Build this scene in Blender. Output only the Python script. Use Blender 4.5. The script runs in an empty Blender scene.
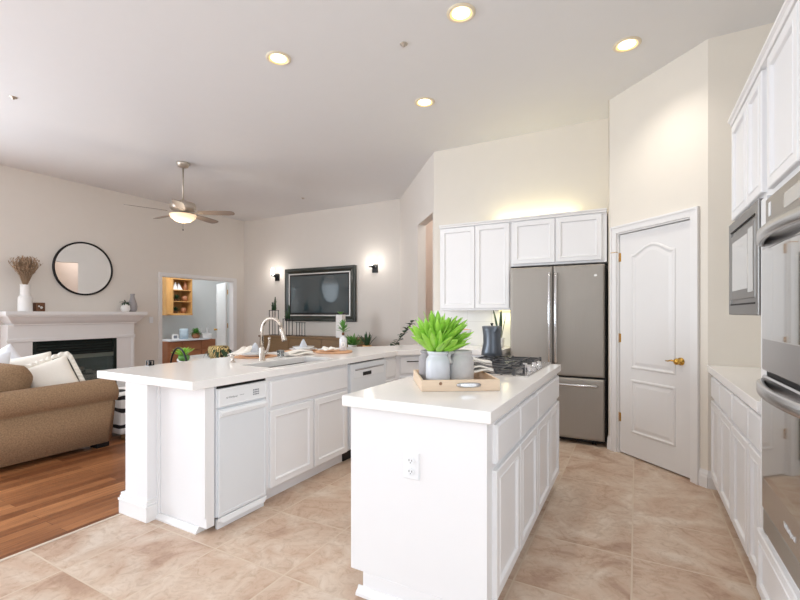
import bpy, bmesh, math, random
from mathutils import Vector, Matrix
random.seed(7)
SC = bpy.context.scene
COL = SC.collection
PI = math.pi
R = math.radians

# ------------------------------------------------------------------ camera
cam = bpy.data.cameras.new('camera')
cam.sensor_width = 36.0
cam.lens = 431.6 * 36.0 / 800.0
cam.shift_y = 13.2 / 800.0
cam.clip_start = 0.05
co = bpy.data.objects.new('camera', cam)
COL.objects.link(co)
co.location = (0, 0, 1.30)
co.rotation_euler = (R(90), 0, R(28.71))
SC.camera = co
# ------------------------------------------------------------------ world, exposure
w = bpy.data.worlds.new('sky'); SC.world = w; w.use_nodes = True
wn = w.node_tree.nodes; wl = w.node_tree.links
bg = wn['Background']
bg.inputs[0].default_value = (0.86, 0.93, 1.0, 1)
bg.inputs[1].default_value = 0.75
SC.view_settings.view_transform = 'Standard'
SC.view_settings.look = 'None'
SC.view_settings.exposure = 0.16
SC.view_settings.gamma = 1.0
SC.view_settings.use_curve_mapping = False
SC.cycles.max_bounces = 10
SC.cycles.diffuse_bounces = 6
SC.cycles.glossy_bounces = 5
SC.cycles.sample_clamp_indirect = 6.0

def area(name, loc, rot, sx, sy, power, color):
    l = bpy.data.lights.new(name, 'AREA'); l.shape = 'RECTANGLE'; l.size = sx; l.size_y = sy
    l.energy = power; l.color = color
    o = bpy.data.objects.new(name, l); COL.objects.link(o)
    o.location = loc; o.rotation_euler = rot
    return o
DAY = (0.84, 0.92, 1.0)
# daylight entering by the windows of the rear wall, behind the camera
XWL = -7.65
for i, (x0, x1) in enumerate(((-6.9, -4.5), (-3.5, -1.4), (-0.9, 0.75))):
    area('window_and_fill_daylight', ((x0 + x1) / 2, -2.66, 1.55), (R(90), 0, 0), x1 - x0, 2.3, (17, 9, 2.5)[i] * (x1 - x0), DAY)
# added daylight at an unseen left-wall opening, to brighten the living room
area('window_and_fill_daylight', (XWL - 0.06, -0.55, 1.55), (0, R(-90), 0), 2.3, 2.9, 260, DAY)
# added fill at an unseen right-wall opening, lights the faces turned to +x
area('window_and_fill_daylight', (1.16, -0.95, 1.60), (0, R(90), 0), 2.2, 2.3, 66, DAY)

def lamp(name, kind, loc, power, color, size=0.05, rot=(0, 0, 0), spot=120, parent=None):
    l = bpy.data.lights.new(name, kind); l.energy = power; l.color = color
    if kind == 'SPOT':
        l.spot_size = R(spot); l.spot_blend = 0.8; l.shadow_soft_size = size
    elif kind == 'POINT':
        l.shadow_soft_size = size
    o = bpy.data.objects.new(name, l); COL.objects.link(o); o.location = loc; o.rotation_euler = rot
    if parent: o.parent = parent
    return o

# ------------------------------------------------------------------ materials
def srgb(r, g, b):
    f = lambda c: (c / 255 / 12.92) if c / 255 <= 0.04045 else ((c / 255 + 0.055) / 1.055) ** 2.4
    return (f(r), f(g), f(b), 1)

def mat(name, col, rough=0.5, metal=0.0, var=0.0, scale=8.0, bump=0.0, bscale=80.0, coat=0.0, emit=0.0, trans=0.0, alpha=1.0, stretch=None, spec=None):
    m = bpy.data.materials.new(name); m.use_nodes = True
    n = m.node_tree.nodes; l = m.node_tree.links; b = n['Principled BSDF']
    c = srgb(*col) if max(col) > 1 else (*col, 1)
    b.inputs['Base Color'].default_value = c
    b.inputs['Roughness'].default_value = rough
    b.inputs['Metallic'].default_value = metal
    if coat: b.inputs['Coat Weight'].default_value = coat; b.inputs['Coat Roughness'].default_value = 0.08
    if spec is not None: b.inputs['Specular IOR Level'].default_value = spec
    if emit:
        b.inputs['Emission Color'].default_value = c; b.inputs['Emission Strength'].default_value = emit
    if trans: b.inputs['Transmission Weight'].default_value = trans
    if alpha < 1: b.inputs['Alpha'].default_value = alpha
    tc = n.new('ShaderNodeTexCoord'); mp = n.new('ShaderNodeMapping'); l.new(tc.outputs['Object'], mp.inputs[0])
    if stretch: mp.inputs['Scale'].default_value = stretch
    nz = n.new('ShaderNodeTexNoise'); nz.inputs['Scale'].default_value = scale; nz.inputs['Detail'].default_value = 5
    l.new(mp.outputs[0], nz.inputs['Vector'])
    mx = n.new('ShaderNodeMix'); mx.data_type = 'RGBA'
    v = max(var, 0.01)
    mx.inputs[6].default_value = tuple(max(0, x * (1 - v)) for x in c[:3]) + (1,)
    mx.inputs[7].default_value = tuple(min(1, x * (1 + v)) for x in c[:3]) + (1,)
    l.new(nz.outputs['Fac'], mx.inputs[0]); l.new(mx.outputs[2], b.inputs['Base Color'])
    if bump:
        nb = n.new('ShaderNodeTexNoise'); nb.inputs['Scale'].default_value = bscale; nb.inputs['Detail'].default_value = 3
        l.new(mp.outputs[0], nb.inputs['Vector'])
        bp = n.new('ShaderNodeBump'); bp.inputs['Strength'].default_value = bump; bp.inputs['Distance'].default_value = 0.003
        l.new(nb.outputs['Fac'], bp.inputs['Height']); l.new(bp.outputs[0], b.inputs['Normal'])
    return m

def tile_mat():
    m = bpy.data.materials.new('stone_tile'); m.use_nodes = True
    n = m.node_tree.nodes; l = m.node_tree.links; b = n['Principled BSDF']
    tc = n.new('ShaderNodeTexCoord'); mp = n.new('ShaderNodeMapping'); l.new(tc.outputs['Object'], mp.inputs[0])
    mp.inputs['Location'].default_value = (0.02, -0.085, 0)
    br = n.new('ShaderNodeTexBrick'); br.offset = 0.0; br.squash = 1.0
    br.inputs['Scale'].default_value = 1.0; br.inputs['Brick Width'].default_value = 0.505; br.inputs['Row Height'].default_value = 0.505
    br.inputs['Mortar Size'].default_value = 0.005; br.inputs['Mortar Smooth'].default_value = 0.4
    br.inputs['Color1'].default_value = (0, 0, 0, 1); br.inputs['Color2'].default_value = (1, 1, 1, 1); br.inputs['Mortar'].default_value = (0.5, 0.5, 0.5, 1)
    l.new(mp.outputs[0], br.inputs['Vector'])
    # shift the stone pattern from tile to tile
    vm = n.new('ShaderNodeVectorMath'); vm.operation = 'MULTIPLY_ADD'
    l.new(br.outputs['Color'], vm.inputs[0]); vm.inputs[1].default_value = (3.1, 5.3, 7.7); l.new(tc.outputs['Object'], vm.inputs[2])
    n1 = n.new('ShaderNodeTexNoise'); n1.inputs['Scale'].default_value = 3.2; n1.inputs['Detail'].default_value = 8; n1.inputs['Roughness'].default_value = 0.62
    n1.inputs['Distortion'].default_value = 0.9; l.new(vm.outputs[0], n1.inputs['Vector'])
    cr = n.new('ShaderNodeValToRGB'); e = cr.color_ramp.elements
    e[0].position = 0.34; e[0].color = srgb(176, 146, 125)
    e[1].position = 0.66; e[1].color = srgb(214, 198, 182)
    k = cr.color_ramp.elements.new(0.44); k.color = srgb(196, 169, 148)
    k = cr.color_ramp.elements.new(0.55); k.color = srgb(204, 183, 164)
    l.new(n1.outputs['Fac'], cr.inputs[0])
    n2 = n.new('ShaderNodeTexNoise'); n2.inputs['Scale'].default_value = 13; n2.inputs['Detail'].default_value = 10; n2.inputs['Roughness'].default_value = 0.75
    n2.inputs['Distortion'].default_value = 1.6; l.new(vm.outputs[0], n2.inputs['Vector'])
    c2 = n.new('ShaderNodeValToRGB'); e = c2.color_ramp.elements
    e[0].position = 0.36; e[0].color = (0.70, 0.62, 0.55, 1); e[1].position = 0.52; e[1].color = (1, 1, 1, 1)
    l.new(n2.outputs['Fac'], c2.inputs[0])
    mu = n.new('ShaderNodeMix'); mu.data_type = 'RGBA'; mu.blend_type = 'MULTIPLY'; mu.inputs[0].default_value = 0.6
    l.new(cr.outputs[0], mu.inputs[6]); l.new(c2.outputs[0], mu.inputs[7])
    g = n.new('ShaderNodeMix'); g.data_type = 'RGBA'; g.inputs[7].default_value = srgb(206, 188, 168)
    l.new(br.outputs['Fac'], g.inputs[0]); l.new(mu.outputs[2], g.inputs[6]); l.new(g.outputs[2], b.inputs['Base Color'])
    b.inputs['Roughness'].default_value = 0.42
    ad = n.new('ShaderNodeMath'); ad.operation = 'MULTIPLY_ADD'; ad.inputs[1].default_value = -1.0
    l.new(br.outputs['Fac'], ad.inputs[0]); l.new(n2.outputs['Fac'], ad.inputs[2])
    bp = n.new('ShaderNodeBump'); bp.inputs['Strength'].default_value = 0.25; bp.inputs['Distance'].default_value = 0.003
    l.new(ad.outputs[0], bp.inputs['Height']); l.new(bp.outputs[0], b.inputs['Normal'])
    return m

def wood_floor_mat():
    m = bpy.data.materials.new('hardwood'); m.use_nodes = True
    n = m.node_tree.nodes; l = m.node_tree.links; b = n['Principled BSDF']
    tc = n.new('ShaderNodeTexCoord'); mp = n.new('ShaderNodeMapping'); l.new(tc.outputs['Object'], mp.inputs[0])
    mp.inputs['Rotation'].default_value = (0, 0, R(90))
    br = n.new('ShaderNodeTexBrick'); br.offset = 0.37; br.offset_frequency = 2
    br.inputs['Scale'].default_value = 1.0; br.inputs['Brick Width'].default_value = 0.95; br.inputs['Row Height'].default_value = 0.085
    br.inputs['Mortar Size'].default_value = 0.0012; br.inputs['Mortar Smooth'].default_value = 0.1; br.inputs['Bias'].default_value = 0.0
    br.inputs['Color1'].default_value = srgb(122, 74, 46); br.inputs['Color2'].default_value = srgb(188, 132, 90); br.inputs['Mortar'].default_value = srgb(70, 36, 18)
    l.new(mp.outputs[0], br.inputs['Vector'])
    m2 = n.new('ShaderNodeMapping'); m2.inputs['Scale'].default_value = (22, 1.6, 1); l.new(tc.outputs['Object'], m2.inputs[0])
    nz = n.new('ShaderNodeTexNoise'); nz.inputs['Scale'].default_value = 2.0; nz.inputs['Detail'].default_value = 6; nz.inputs['Distortion'].default_value = 0.6
    l.new(m2.outputs[0], nz.inputs['Vector'])
    cr = n.new('ShaderNodeValToRGB'); e = cr.color_ramp.elements
    e[0].position = 0.3; e[0].color = (0.66, 0.6, 0.55, 1); e[1].position = 0.7; e[1].color = (1.1, 1.06, 1.0, 1)
    l.new(nz.outputs['Fac'], cr.inputs[0])
    mu = n.new('ShaderNodeMix'); mu.data_type = 'RGBA'; mu.blend_type = 'MULTIPLY'; mu.inputs[0].default_value = 1
    l.new(br.outputs['Color'], mu.inputs[6]); l.new(cr.outputs[0], mu.inputs[7]); l.new(mu.outputs[2], b.inputs['Base Color'])
    b.inputs['Roughness'].default_value = 0.28
    bp = n.new('ShaderNodeBump'); bp.inputs['Strength'].default_value = 0.2; bp.inputs['Distance'].default_value = 0.001; bp.invert = True
    l.new(br.outputs['Fac'], bp.inputs['Height']); l.new(bp.outputs[0], b.inputs['Normal'])
    return m

def brick_mat(name, c1, mortar, bw, rh, ms, rough=0.25, off=0.0):
    m = bpy.data.materials.new(name); m.use_nodes = True
    n = m.node_tree.nodes; l = m.node_tree.links; b = n['Principled BSDF']
    tc = n.new('ShaderNodeTexCoord'); mp = n.new('ShaderNodeMapping'); l.new(tc.outputs['Object'], mp.inputs[0])
    mp.inputs['Rotation'].default_value = (R(-90), 0, 0)
    br = n.new('ShaderNodeTexBrick'); br.offset = off; br.inputs['Scale'].default_value = 1
    br.inputs['Brick Width'].default_value = bw; br.inputs['Row Height'].default_value = rh; br.inputs['Mortar Size'].default_value = ms
    br.inputs['Color1'].default_value = srgb(*c1); br.inputs['Color2'].default_value = srgb(*c1); br.inputs['Mortar'].default_value = srgb(*mortar)
    l.new(mp.outputs[0], br.inputs['Vector']); l.new(br.outputs['Color'], b.inputs['Base Color']); b.inputs['Roughness'].default_value = rough
    return m

def stripe_mat(name, base, stripe, scale, dist, lo, hi, rough=0.9, direction='X'):
    m = bpy.data.materials.new(name); m.use_nodes = True
    n = m.node_tree.nodes; l = m.node_tree.links; b = n['Principled BSDF']
    tc = n.new('ShaderNodeTexCoord')
    wv = n.new('ShaderNodeTexWave'); wv.bands_direction = direction; wv.inputs['Scale'].default_value = scale; wv.inputs['Distortion'].default_value = dist
    wv.inputs['Detail'].default_value = 1.5
    l.new(tc.outputs['Object'], wv.inputs['Vector'])
    cr = n.new('ShaderNodeValToRGB'); e = cr.color_ramp.elements
    e[0].position = lo; e[0].color = srgb(*base); e[1].position = hi; e[1].color = srgb(*stripe)
    l.new(wv.outputs['Fac'], cr.inputs[0]); l.new(cr.outputs[0], b.inputs['Base Color']); b.inputs['Roughness'].default_value = rough
    return m

M = {}
M['tile'] = tile_mat(); M['hardwood'] = wood_floor_mat()
M['wall'] = mat('wall_paint', (228, 222, 212), 0.85, var=0.015, bump=0.06, bscale=160)
M['wall_grey'] = mat('grey_wall_paint', (224, 218, 211), 0.85, var=0.015, bump=0.06, bscale=160)
M['wall_hall'] = mat('hall_wall_paint', (222, 206, 196), 0.85, var=0.015)
M['wall_nook'] = mat('nook_wall_paint', (218, 222, 222), 0.85, var=0.015)
M['ceiling'] = mat('ceiling_paint', (226, 226, 227), 0.9, var=0.012, bump=0.08, bscale=120)
M['white'] = mat('white_cabinet_paint', (232, 232, 234), 0.38, var=0.008)
M['trim'] = mat('white_trim_paint', (233, 232, 232), 0.4, var=0.008)
M['doorwhite'] = mat('white_door_paint', (229, 228, 228), 0.42, var=0.008)
M['quartz'] = mat('white_quartz', (238, 236, 235), 0.16, var=0.03, scale=160)
M['steel'] = mat('brushed_stainless_steel', (196, 196, 198), 0.25, metal=1.0, var=0.05, scale=6, stretch=(1, 1, 60))
M['slate'] = mat('slate_grey_steel', (160, 154, 147), 0.42, metal=0.6, var=0.03, scale=5, stretch=(30, 30, 1))
M['mwsteel'] = mat('dark_satin_steel', (140, 138, 136), 0.4, metal=0.8)
M['chrome'] = mat('polished_steel', (222, 222, 224), 0.14, metal=1.0)
M['nickel'] = mat('brushed_nickel', (200, 190, 180), 0.25, metal=1.0)
M['ovenglass'] = mat('dark_oven_glass', (168, 170, 170), 0.03, metal=0.95, coat=1.0)
M['mwglass'] = mat('grey_microwave_glass', (176, 176, 174), 0.15, metal=0.3, coat=0.6)
M['black'] = mat('black_metal', (28, 27, 28), 0.4, metal=0.4)
M['blackgap'] = mat('dark_gap', (22, 20, 20), 0.7)
M['iron'] = mat('cast_iron', (84, 84, 86), 0.4, metal=0.5)
M['brass'] = mat('brass', (214, 170, 84), 0.22, metal=1.0)
M['plasticw'] = mat('white_plastic', (232, 234, 237), 0.3, var=0.005)
M['plasticg'] = mat('grey_print', (120, 124, 132), 0.5)
M['lightgrey'] = mat('light_grey_panel', (222, 226, 231), 0.35)
M['maple'] = mat('light_wood', (224, 200, 174), 0.55, var=0.12, scale=5, stretch=(2, 14, 14), bump=0.1, bscale=40)
M['oak'] = mat('honey_oak', (206, 158, 96), 0.45, var=0.14, scale=4, stretch=(14, 14, 1.5))
M['oakdark'] = mat('red_brown_wood', (164, 108, 74), 0.45, var=0.2, scale=5, stretch=(2, 2, 12))
M['darkwood'] = mat('dark_brown_wood', (124, 96, 62), 0.5, var=0.28, scale=5, stretch=(2, 14, 14))
M['placemat'] = mat('woven_tan_placemat', (206, 160, 124), 0.8, var=0.25, scale=40, bump=0.5, bscale=200)
M['ceramic'] = mat('grey_white_ceramic', (206, 209, 216), 0.32, var=0.06, scale=12)
M['ceramicrough'] = mat('rough_grey_ceramic', (190, 188, 188), 0.7, var=0.12, scale=30, bump=0.5, bscale=90)
M['porcelain'] = mat('white_porcelain', (240, 240, 240), 0.15)
M['whiteclay'] = mat('matt_white_clay', (236, 234, 232), 0.7, var=0.03)
M['greyclay'] = mat('grey_clay', (160, 156, 158), 0.7, var=0.1, scale=20)
M['linen'] = mat('white_linen', (238, 234, 228), 0.9, var=0.05, scale=30, bump=0.5, bscale=140)
M['greynapkin'] = mat('grey_napkin', (196, 200, 208), 0.9, var=0.04, bump=0.3, bscale=140)
M['towel'] = stripe_mat('striped_towel', (238, 234, 228), (120, 116, 116), 9, 0.0, 0.80, 0.86, direction='Y')
M['sofa'] = mat('brown_tweed', (150, 122, 94), 0.95, var=0.55, scale=95, bump=0.9, bscale=120)
M['pillow'] = mat('cream_cotton', (240, 234, 224), 0.9, var=0.04, scale=12, bump=0.3, bscale=60)
M['pillowblue'] = mat('pale_blue_white_cotton', (234, 236, 242), 0.9, var=0.04, scale=12)
M['zebra'] = stripe_mat('black_white_print', (238, 236, 234), (30, 28, 30), 2.6, 7.0, 0.80, 0.86, direction='Z')
M['leaf'] = mat('bright_green_leaf', (150, 206, 74), 0.30, var=0.45, scale=14)
M['leafdark'] = mat('dark_green_leaf', (44, 74, 44), 0.45, var=0.3, scale=20)
M['leafmid'] = mat('mid_green_leaf', (88, 140, 62), 0.45, var=0.3, scale=20)
M['dried'] = mat('dried_grass', (168, 142, 116), 0.9, var=0.25, scale=30)
M['charcoal'] = mat('charcoal_enamel', (92, 98, 106), 0.35, metal=0.5, var=0.05)
M['mirror'] = mat('mirror_glass', (235, 235, 235), 0.01, metal=1.0)
M['tvscreen'] = mat('dark_screen', (52, 68, 74), 0.06, coat=1.0, spec=1.0)
M['tvframe'] = mat('dark_green_black_frame', (36, 44, 38), 0.3, coat=0.5)
M['silverframe'] = mat('silver_bead', (225, 225, 222), 0.25, metal=0.5)
M['glass'] = mat('clear_glass', (245, 250, 250), 0.03, trans=1.0)
M['thinglass'] = mat('thin_clear_glass', (250, 250, 250), 0.05, alpha=0.18)
M['bottleglass'] = mat('frosted_bottle_glass', (214, 214, 218), 0.2, var=0.03)
M['fireglass'] = mat('smoked_fireplace_glass', (70, 90, 90), 0.04, coat=1.0, alpha=0.38)
M['fireinterior'] = mat('firebox_interior', (118, 122, 120), 0.8)
M['firedark'] = mat('dark_green_black_metal', (30, 40, 38), 0.35, metal=0.4)
M['log'] = mat('pale_ceramic_log', (206, 200, 192), 0.9, var=0.25, scale=14)
M['brownglaze'] = mat('brown_glaze', (104, 66, 40), 0.4, var=0.3, scale=30)
M['backsplash'] = brick_mat('white_backsplash_tile', (232, 231, 228), (212, 210, 206), 0.30, 0.30, 0.002)
M['fanmetal'] = mat('pale_pewter', (190, 180, 168), 0.35, metal=0.6)
M['fanblade'] = mat('pale_taupe_blade', (140, 126, 116), 0.5, var=0.12, scale=6)
M['fanbowl'] = mat('lit_frosted_bowl', (255, 226, 190), 0.4, emit=0.55)
M['bulb'] = mat('glowing_bulb', (255, 250, 240), 0.4, emit=14)
M['downlight'] = mat('glowing_downlight', (255, 240, 205), 0.4, emit=5.0)
M['baffle'] = mat('warm_reflector', (240, 214, 150), 0.4, emit=0.6)
M['trimring'] = mat('ivory_ring', (226, 214, 190), 0.5)
M['ledstrip'] = mat('warm_strip', (255, 240, 170), 0.4, emit=1.5)

# ------------------------------------------------------------------ geometry helpers
class MB:
    def __init__(s, mx=None): s.bm = bmesh.new(); s.mx = mx or Matrix.Identity(4)
    def v(s, p): return s.bm.verts.new(s.mx @ Vector(p))
    def f(s, vs, smooth=False):
        try:
            q = s.bm.faces.new(vs); q.smooth = smooth; return q
        except ValueError: return None
    def box(s, x0, x1, y0, y1, z0, z1):
        c = [s.v((x, y, z)) for z in (z0, z1) for y in (y0, y1) for x in (x0, x1)]
        for q in ((0, 2, 3, 1), (4, 5, 7, 6), (0, 1, 5, 4), (2, 6, 7, 3), (0, 4, 6, 2), (1, 3, 7, 5)): s.f([c[i] for i in q])
        return s
    def cbox(s, c, d): return s.box(c[0]-d[0]/2, c[0]+d[0]/2, c[1]-d[1]/2, c[1]+d[1]/2, c[2]-d[2]/2, c[2]+d[2]/2)
    def prism(s, poly, z0, z1):
        a = [s.v((x, y, z0)) for x, y in poly]; b = [s.v((x, y, z1)) for x, y in poly]
        s.f(a[::-1]); s.f(b); n = len(poly)
        for i in range(n): s.f([a[i], a[(i+1) % n], b[(i+1) % n], b[i]])
        return s
    def extrude(s, prof, axis, t0, t1, smooth=False):
        """profile of 2D points swept along an axis: axis 'x' -> (y,z); 'y' -> (x,z)"""
        mk = (lambda p, t: (t, p[0], p[1])) if axis == 'x' else (lambda p, t: (p[0], t, p[1]))
        a = [s.v(mk(p, t0)) for p in prof]; b = [s.v(mk(p, t1)) for p in prof]; n = len(prof)
        s.f(a[::-1]); s.f(b)
        for i in range(n): s.f([a[i], a[(i+1) % n], b[(i+1) % n], b[i]], smooth)
        return s
    def lathe(s, prof, c=(0, 0, 0), n=24, ax='z'):
        rings = []
        for r, h in prof:
            if r < 1e-5: rings.append([s.v(s._ax(c, 0, 0, h, ax))])
            else: rings.append([s.v(s._ax(c, r*math.cos(2*PI*i/n), r*math.sin(2*PI*i/n), h, ax)) for i in range(n)])
        for a, b in zip(rings, rings[1:]):
            for i in range(n):
                j = (i+1) % n
                if len(a) == 1 and len(b) == 1: continue
                if len(a) == 1: s.f([a[0], b[i], b[j]], True)
                elif len(b) == 1: s.f([a[i], a[j], b[0]], True)
                else: s.f([a[i], a[j], b[j], b[i]], True)
        return s
    def _ax(s, c, u, v, h, ax):
        if ax == 'z': return (c[0]+u, c[1]+v, c[2]+h)
        if ax == 'x': return (c[0]+h, c[1]+u, c[2]+v)
        return (c[0]+u, c[1]+h, c[2]+v)
    def cyl(s, c, r, h, n=24, ax='z', r2=None):
        r2 = r if r2 is None else r2
        return s.lathe([(0, 0), (r, 0), (r2, h), (0, h)], c, n, ax)
    def tube(s, pts, r, n=8, cap=True):
        pts = [Vector(p) for p in pts]; rings = []
        rs = r if isinstance(r, (list, tuple)) else [r]*len(pts)
        up = None
        for i, p in enumerate(pts):
            t = (pts[min(i+1, len(pts)-1)] - pts[max(i-1, 0)]).normalized()
            if up is None: up = Vector((0, 0, 1)) if abs(t.z) < 0.9 else Vector((1, 0, 0))
            a = t.cross(up).normalized(); b = a.cross(t).normalized(); up = b
            rings.append([s.v(p + rs[i]*(a*math.cos(2*PI*k/n) + b*math.sin(2*PI*k/n))) for k in range(n)])
        for p, q in zip(rings, rings[1:]):
            for k in range(n): s.f([p[k], p[(k+1) % n], q[(k+1) % n], q[k]], True)
        if cap: s.f(rings[0][::-1]); s.f(rings[-1])
        return s
    def rings(s, loops, cap_last=True, cap_first=False, smooth=False):
        L = [[s.v(p) for p in lp] for lp in loops]
        for a, b in zip(L, L[1:]):
            n = len(a)
            for i in range(n): s.f([a[i], a[(i+1) % n], b[(i+1) % n], b[i]], smooth)
        if cap_last: s.f(L[-1])
        if cap_first: s.f(L[0][::-1])
        return s
    def panel(s, x0, x1, z0, z1, prof, back=0.0):
        """rectangular panel facing -y; prof = (inset, y) steps from the outer edge inwards"""
        loops = []
        for ins, y in prof:
            loops.append([(x0+ins, y, z0+ins), (x1-ins, y, z0+ins), (x1-ins, y, z1-ins), (x0+ins, y, z1-ins)])
        return s.rings(loops, cap_first=True)
    def leaf(s, base, dirv, length, width, droop=0.3, seg=5, twist=0.0, cup=0.25):
        base = Vector(base); d = Vector(dirv).normalized()
        side = d.cross(Vector((0, 0, 1)))
        if side.length < 0.05: side = Vector((1, 0, 0))
        side = Matrix.Rotation(twist, 3, d) @ side.normalized()
        prev = None; p = base.copy(); dd = d.copy()
        for i in range(seg+1):
            t = i/seg
            wd = width*0.5*(math.sin(PI*min(1, (t*0.88+0.10)))**0.8) if i < seg else 0.0005
            nrm = side.cross(dd).normalized()
            row = [s.v(p - side*wd + nrm*wd*cup), s.v(p), s.v(p + side*wd + nrm*wd*cup)]
            if prev:
                s.f([prev[0], prev[1], row[1], row[0]], True); s.f([prev[1], prev[2], row[2], row[1]], True)
            prev = row
            dd = (dd + Vector((0, 0, -droop/seg))).normalized(); p = p + dd*length/seg
        return s
    def build(s, name, m, parent=None, bevel=0.0, sub=0, recalc=True, solid=0.0, smooth=False):
        if recalc: bmesh.ops.recalc_face_normals(s.bm, faces=s.bm.faces)
        me = bpy.data.meshes.new(name); s.bm.to_mesh(me); s.bm.free()
        if smooth: me.polygons.foreach_set('use_smooth', [True]*len(me.polygons))
        me.materials.append(m if not isinstance(m, str) else M[m])
        o = bpy.data.objects.new(name, me); COL.objects.link(o)
        if parent: o.parent = parent
        if solid:
            q = o.modifiers.new('thick', 'SOLIDIFY'); q.thickness = solid; q.offset = 0
        if bevel:
            q = o.modifiers.new('edge', 'BEVEL'); q.width = bevel; q.segments = 2; q.limit_method = 'ANGLE'; q.angle_limit = R(40)
        if sub:
            q = o.modifiers.new('smooth', 'SUBSURF'); q.levels = sub; q.render_levels = sub
        return o

def thing(name, label, cat, loc=(0, 0, 0), rz=0.0, group=None):
    o = bpy.data.objects.new(name, None); COL.objects.link(o); o.empty_display_size = 0.1
    o.location = loc; o.rotation_euler = (0, 0, rz); o['label'] = label; o['category'] = cat
    if group: o['group'] = group
    return o
def tag(o, label, cat, group=None, kind=None):
    o['label'] = label; o['category'] = cat
    if group: o['group'] = group
    if kind: o['kind'] = kind
    return o
def struct(name, mb, m, bevel=0.0, parent=None):
    o = mb.build(name, m, parent, bevel=bevel); o['kind'] = 'structure'; return o
def copy_tree(o, parent=None):
    c = o.copy(); COL.objects.link(c)
    if parent: c.parent = parent
    for ch in list(o.children): copy_tree(ch, c)
    return c
def frame2(p0, p1):
    """matrix with x along p0->p1 on the floor, y to its left"""
    d = Vector((p1[0]-p0[0], p1[1]-p0[1], 0)); a = math.atan2(d.y, d.x)
    return Matrix.Translation((p0[0], p0[1], 0)) @ Matrix.Rotation(a, 4, 'Z'), d.length, a

# ================================================================== THE SETTING
CZ = 3.34
XL, XR, YR = -7.65, 1.10, -2.60      # left wall, right wall, rear wall
# floors
struct('floor', MB().box(-2.92, 1.22, YR-0.12, 5.5, -0.06, 0.0), 'tile')
b = MB(); b.box(XL-0.12, -2.924, YR-0.12, 8.2, -0.06, 0.0); b.box(-2.924, -0.2, 5.504, 8.2, -0.06, 0.0); b.box(-10.6, XL-0.122, 4.0, 9.2, -0.06, 0.0)
struct('floor_hardwood', b, 'hardwood')
struct('trim_1', MB().box(-2.935, -2.915, YR, 1.60, 0.0, 0.004), mat('grout_strip', (206, 192, 176), 0.6))
# ceiling
struct('ceiling', MB().box(-10.6, 1.22, YR-0.12, 9.2, CZ, CZ+0.08), 'ceiling')
# left (fireplace) wall with the doorway
b = MB(); T = 0.12; DY0, DY1, DZ = 4.85, 6.47, 1.99
b.box(XL-T, XL, YR-T, -2.0, 0, CZ); b.box(XL-T, XL, 0.9, DY0, 0, CZ); b.box(XL-T, XL, -2.0, 0.9, 0, 0.4); b.box(XL-T, XL, -2.0, 0.9, 2.7, CZ); b.box(XL-T, XL, DY1, 6.75+T, 0, CZ); b.box(XL-T, XL, DY0, DY1, DZ, CZ)
struct('wall_left', b, 'wall_grey')
struct('wall_far', MB().box(XL, -3.64, 6.75, 6.75+T, 0, CZ), 'wall_grey')
# 45 degree wall with the hall opening
A, B = (-2.25, 5.0), (-3.70, 6.75)
mx, Ld, ang = frame2(A, B)
b = MB(mx); s0, s1, oz = 0.055, 0.885, 2.59
b.box(0.0, s0, -T, 0, 0, CZ); b.box(s1, Ld+0.05, -T, 0, 0, CZ); b.box(s0, s1, -T, 0, oz, CZ)
struct('wall_diagonal', b, 'wall_grey')
b = MB(mx); b.box(-0.3, Ld+0.5, -1.42, -1.35, 0, CZ); b.box(1.6, 1.68, -1.35, -T, 0, CZ)
struct('wall_hall', b, 'wall_hall')
# kitchen back wall with the refrigerator niche, return wall
b = MB(); NX0, NX1, NZ = -1.225, -0.235, 1.86
b.box(-2.25, NX0, 5.0, 5.0+T, 0, CZ); b.box(NX0, NX1, 5.0, 5.0+T, NZ, CZ)
b.box(NX0-0.02, NX1, 5.38, 5.44, 0, NZ+0.05); b.box(NX0-0.04, NX0, 5.0+T, 5.38, 0, NZ+0.05); b.box(NX0, NX1, 5.0+T, 5.38, NZ, NZ+0.05)
struct('wall_back', b, 'wall')
struct('wall_return', MB().prism([(-0.235, 4.578), (-0.235, 5.44), (-0.15, 5.44), (-0.15, 4.66)], 0, CZ), 'wall')
# pantry wall at 45 degrees, door opening
PA, PB = (-0.235, 4.593), (0.467, 3.916)
mp_, Lp, pang = frame2(PA, PB)
# local x along wall, +y = behind the wall
D0, D1, DH = 0.108, 0.846, 2.045
b = MB(mp_)
b.box(0, D0, 0, T, 0, CZ); b.box(D1, Lp, 0, T, 0, CZ); b.box(D0, D1, 0, T, DH, CZ); b.box(D0, D1, T+0.02, T+0.06, 0, DH)
struct('wall_pantry', b, 'wall')
struct('wall_side', MB().box(0.467, 1.22, 3.916, 3.916+T, 0, CZ), 'wall')
b = MB(); b.box(XR, XR+T, YR-T, -2.1, 0, CZ); b.box(XR, XR+T, 0.2, 3.916, 0, CZ); b.box(XR, XR+T, -2.1, 0.2, 0, 0.5); b.box(XR, XR+T, -2.1, 0.2, 2.7, CZ)
struct('wall_right', b, 'wall')
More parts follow.
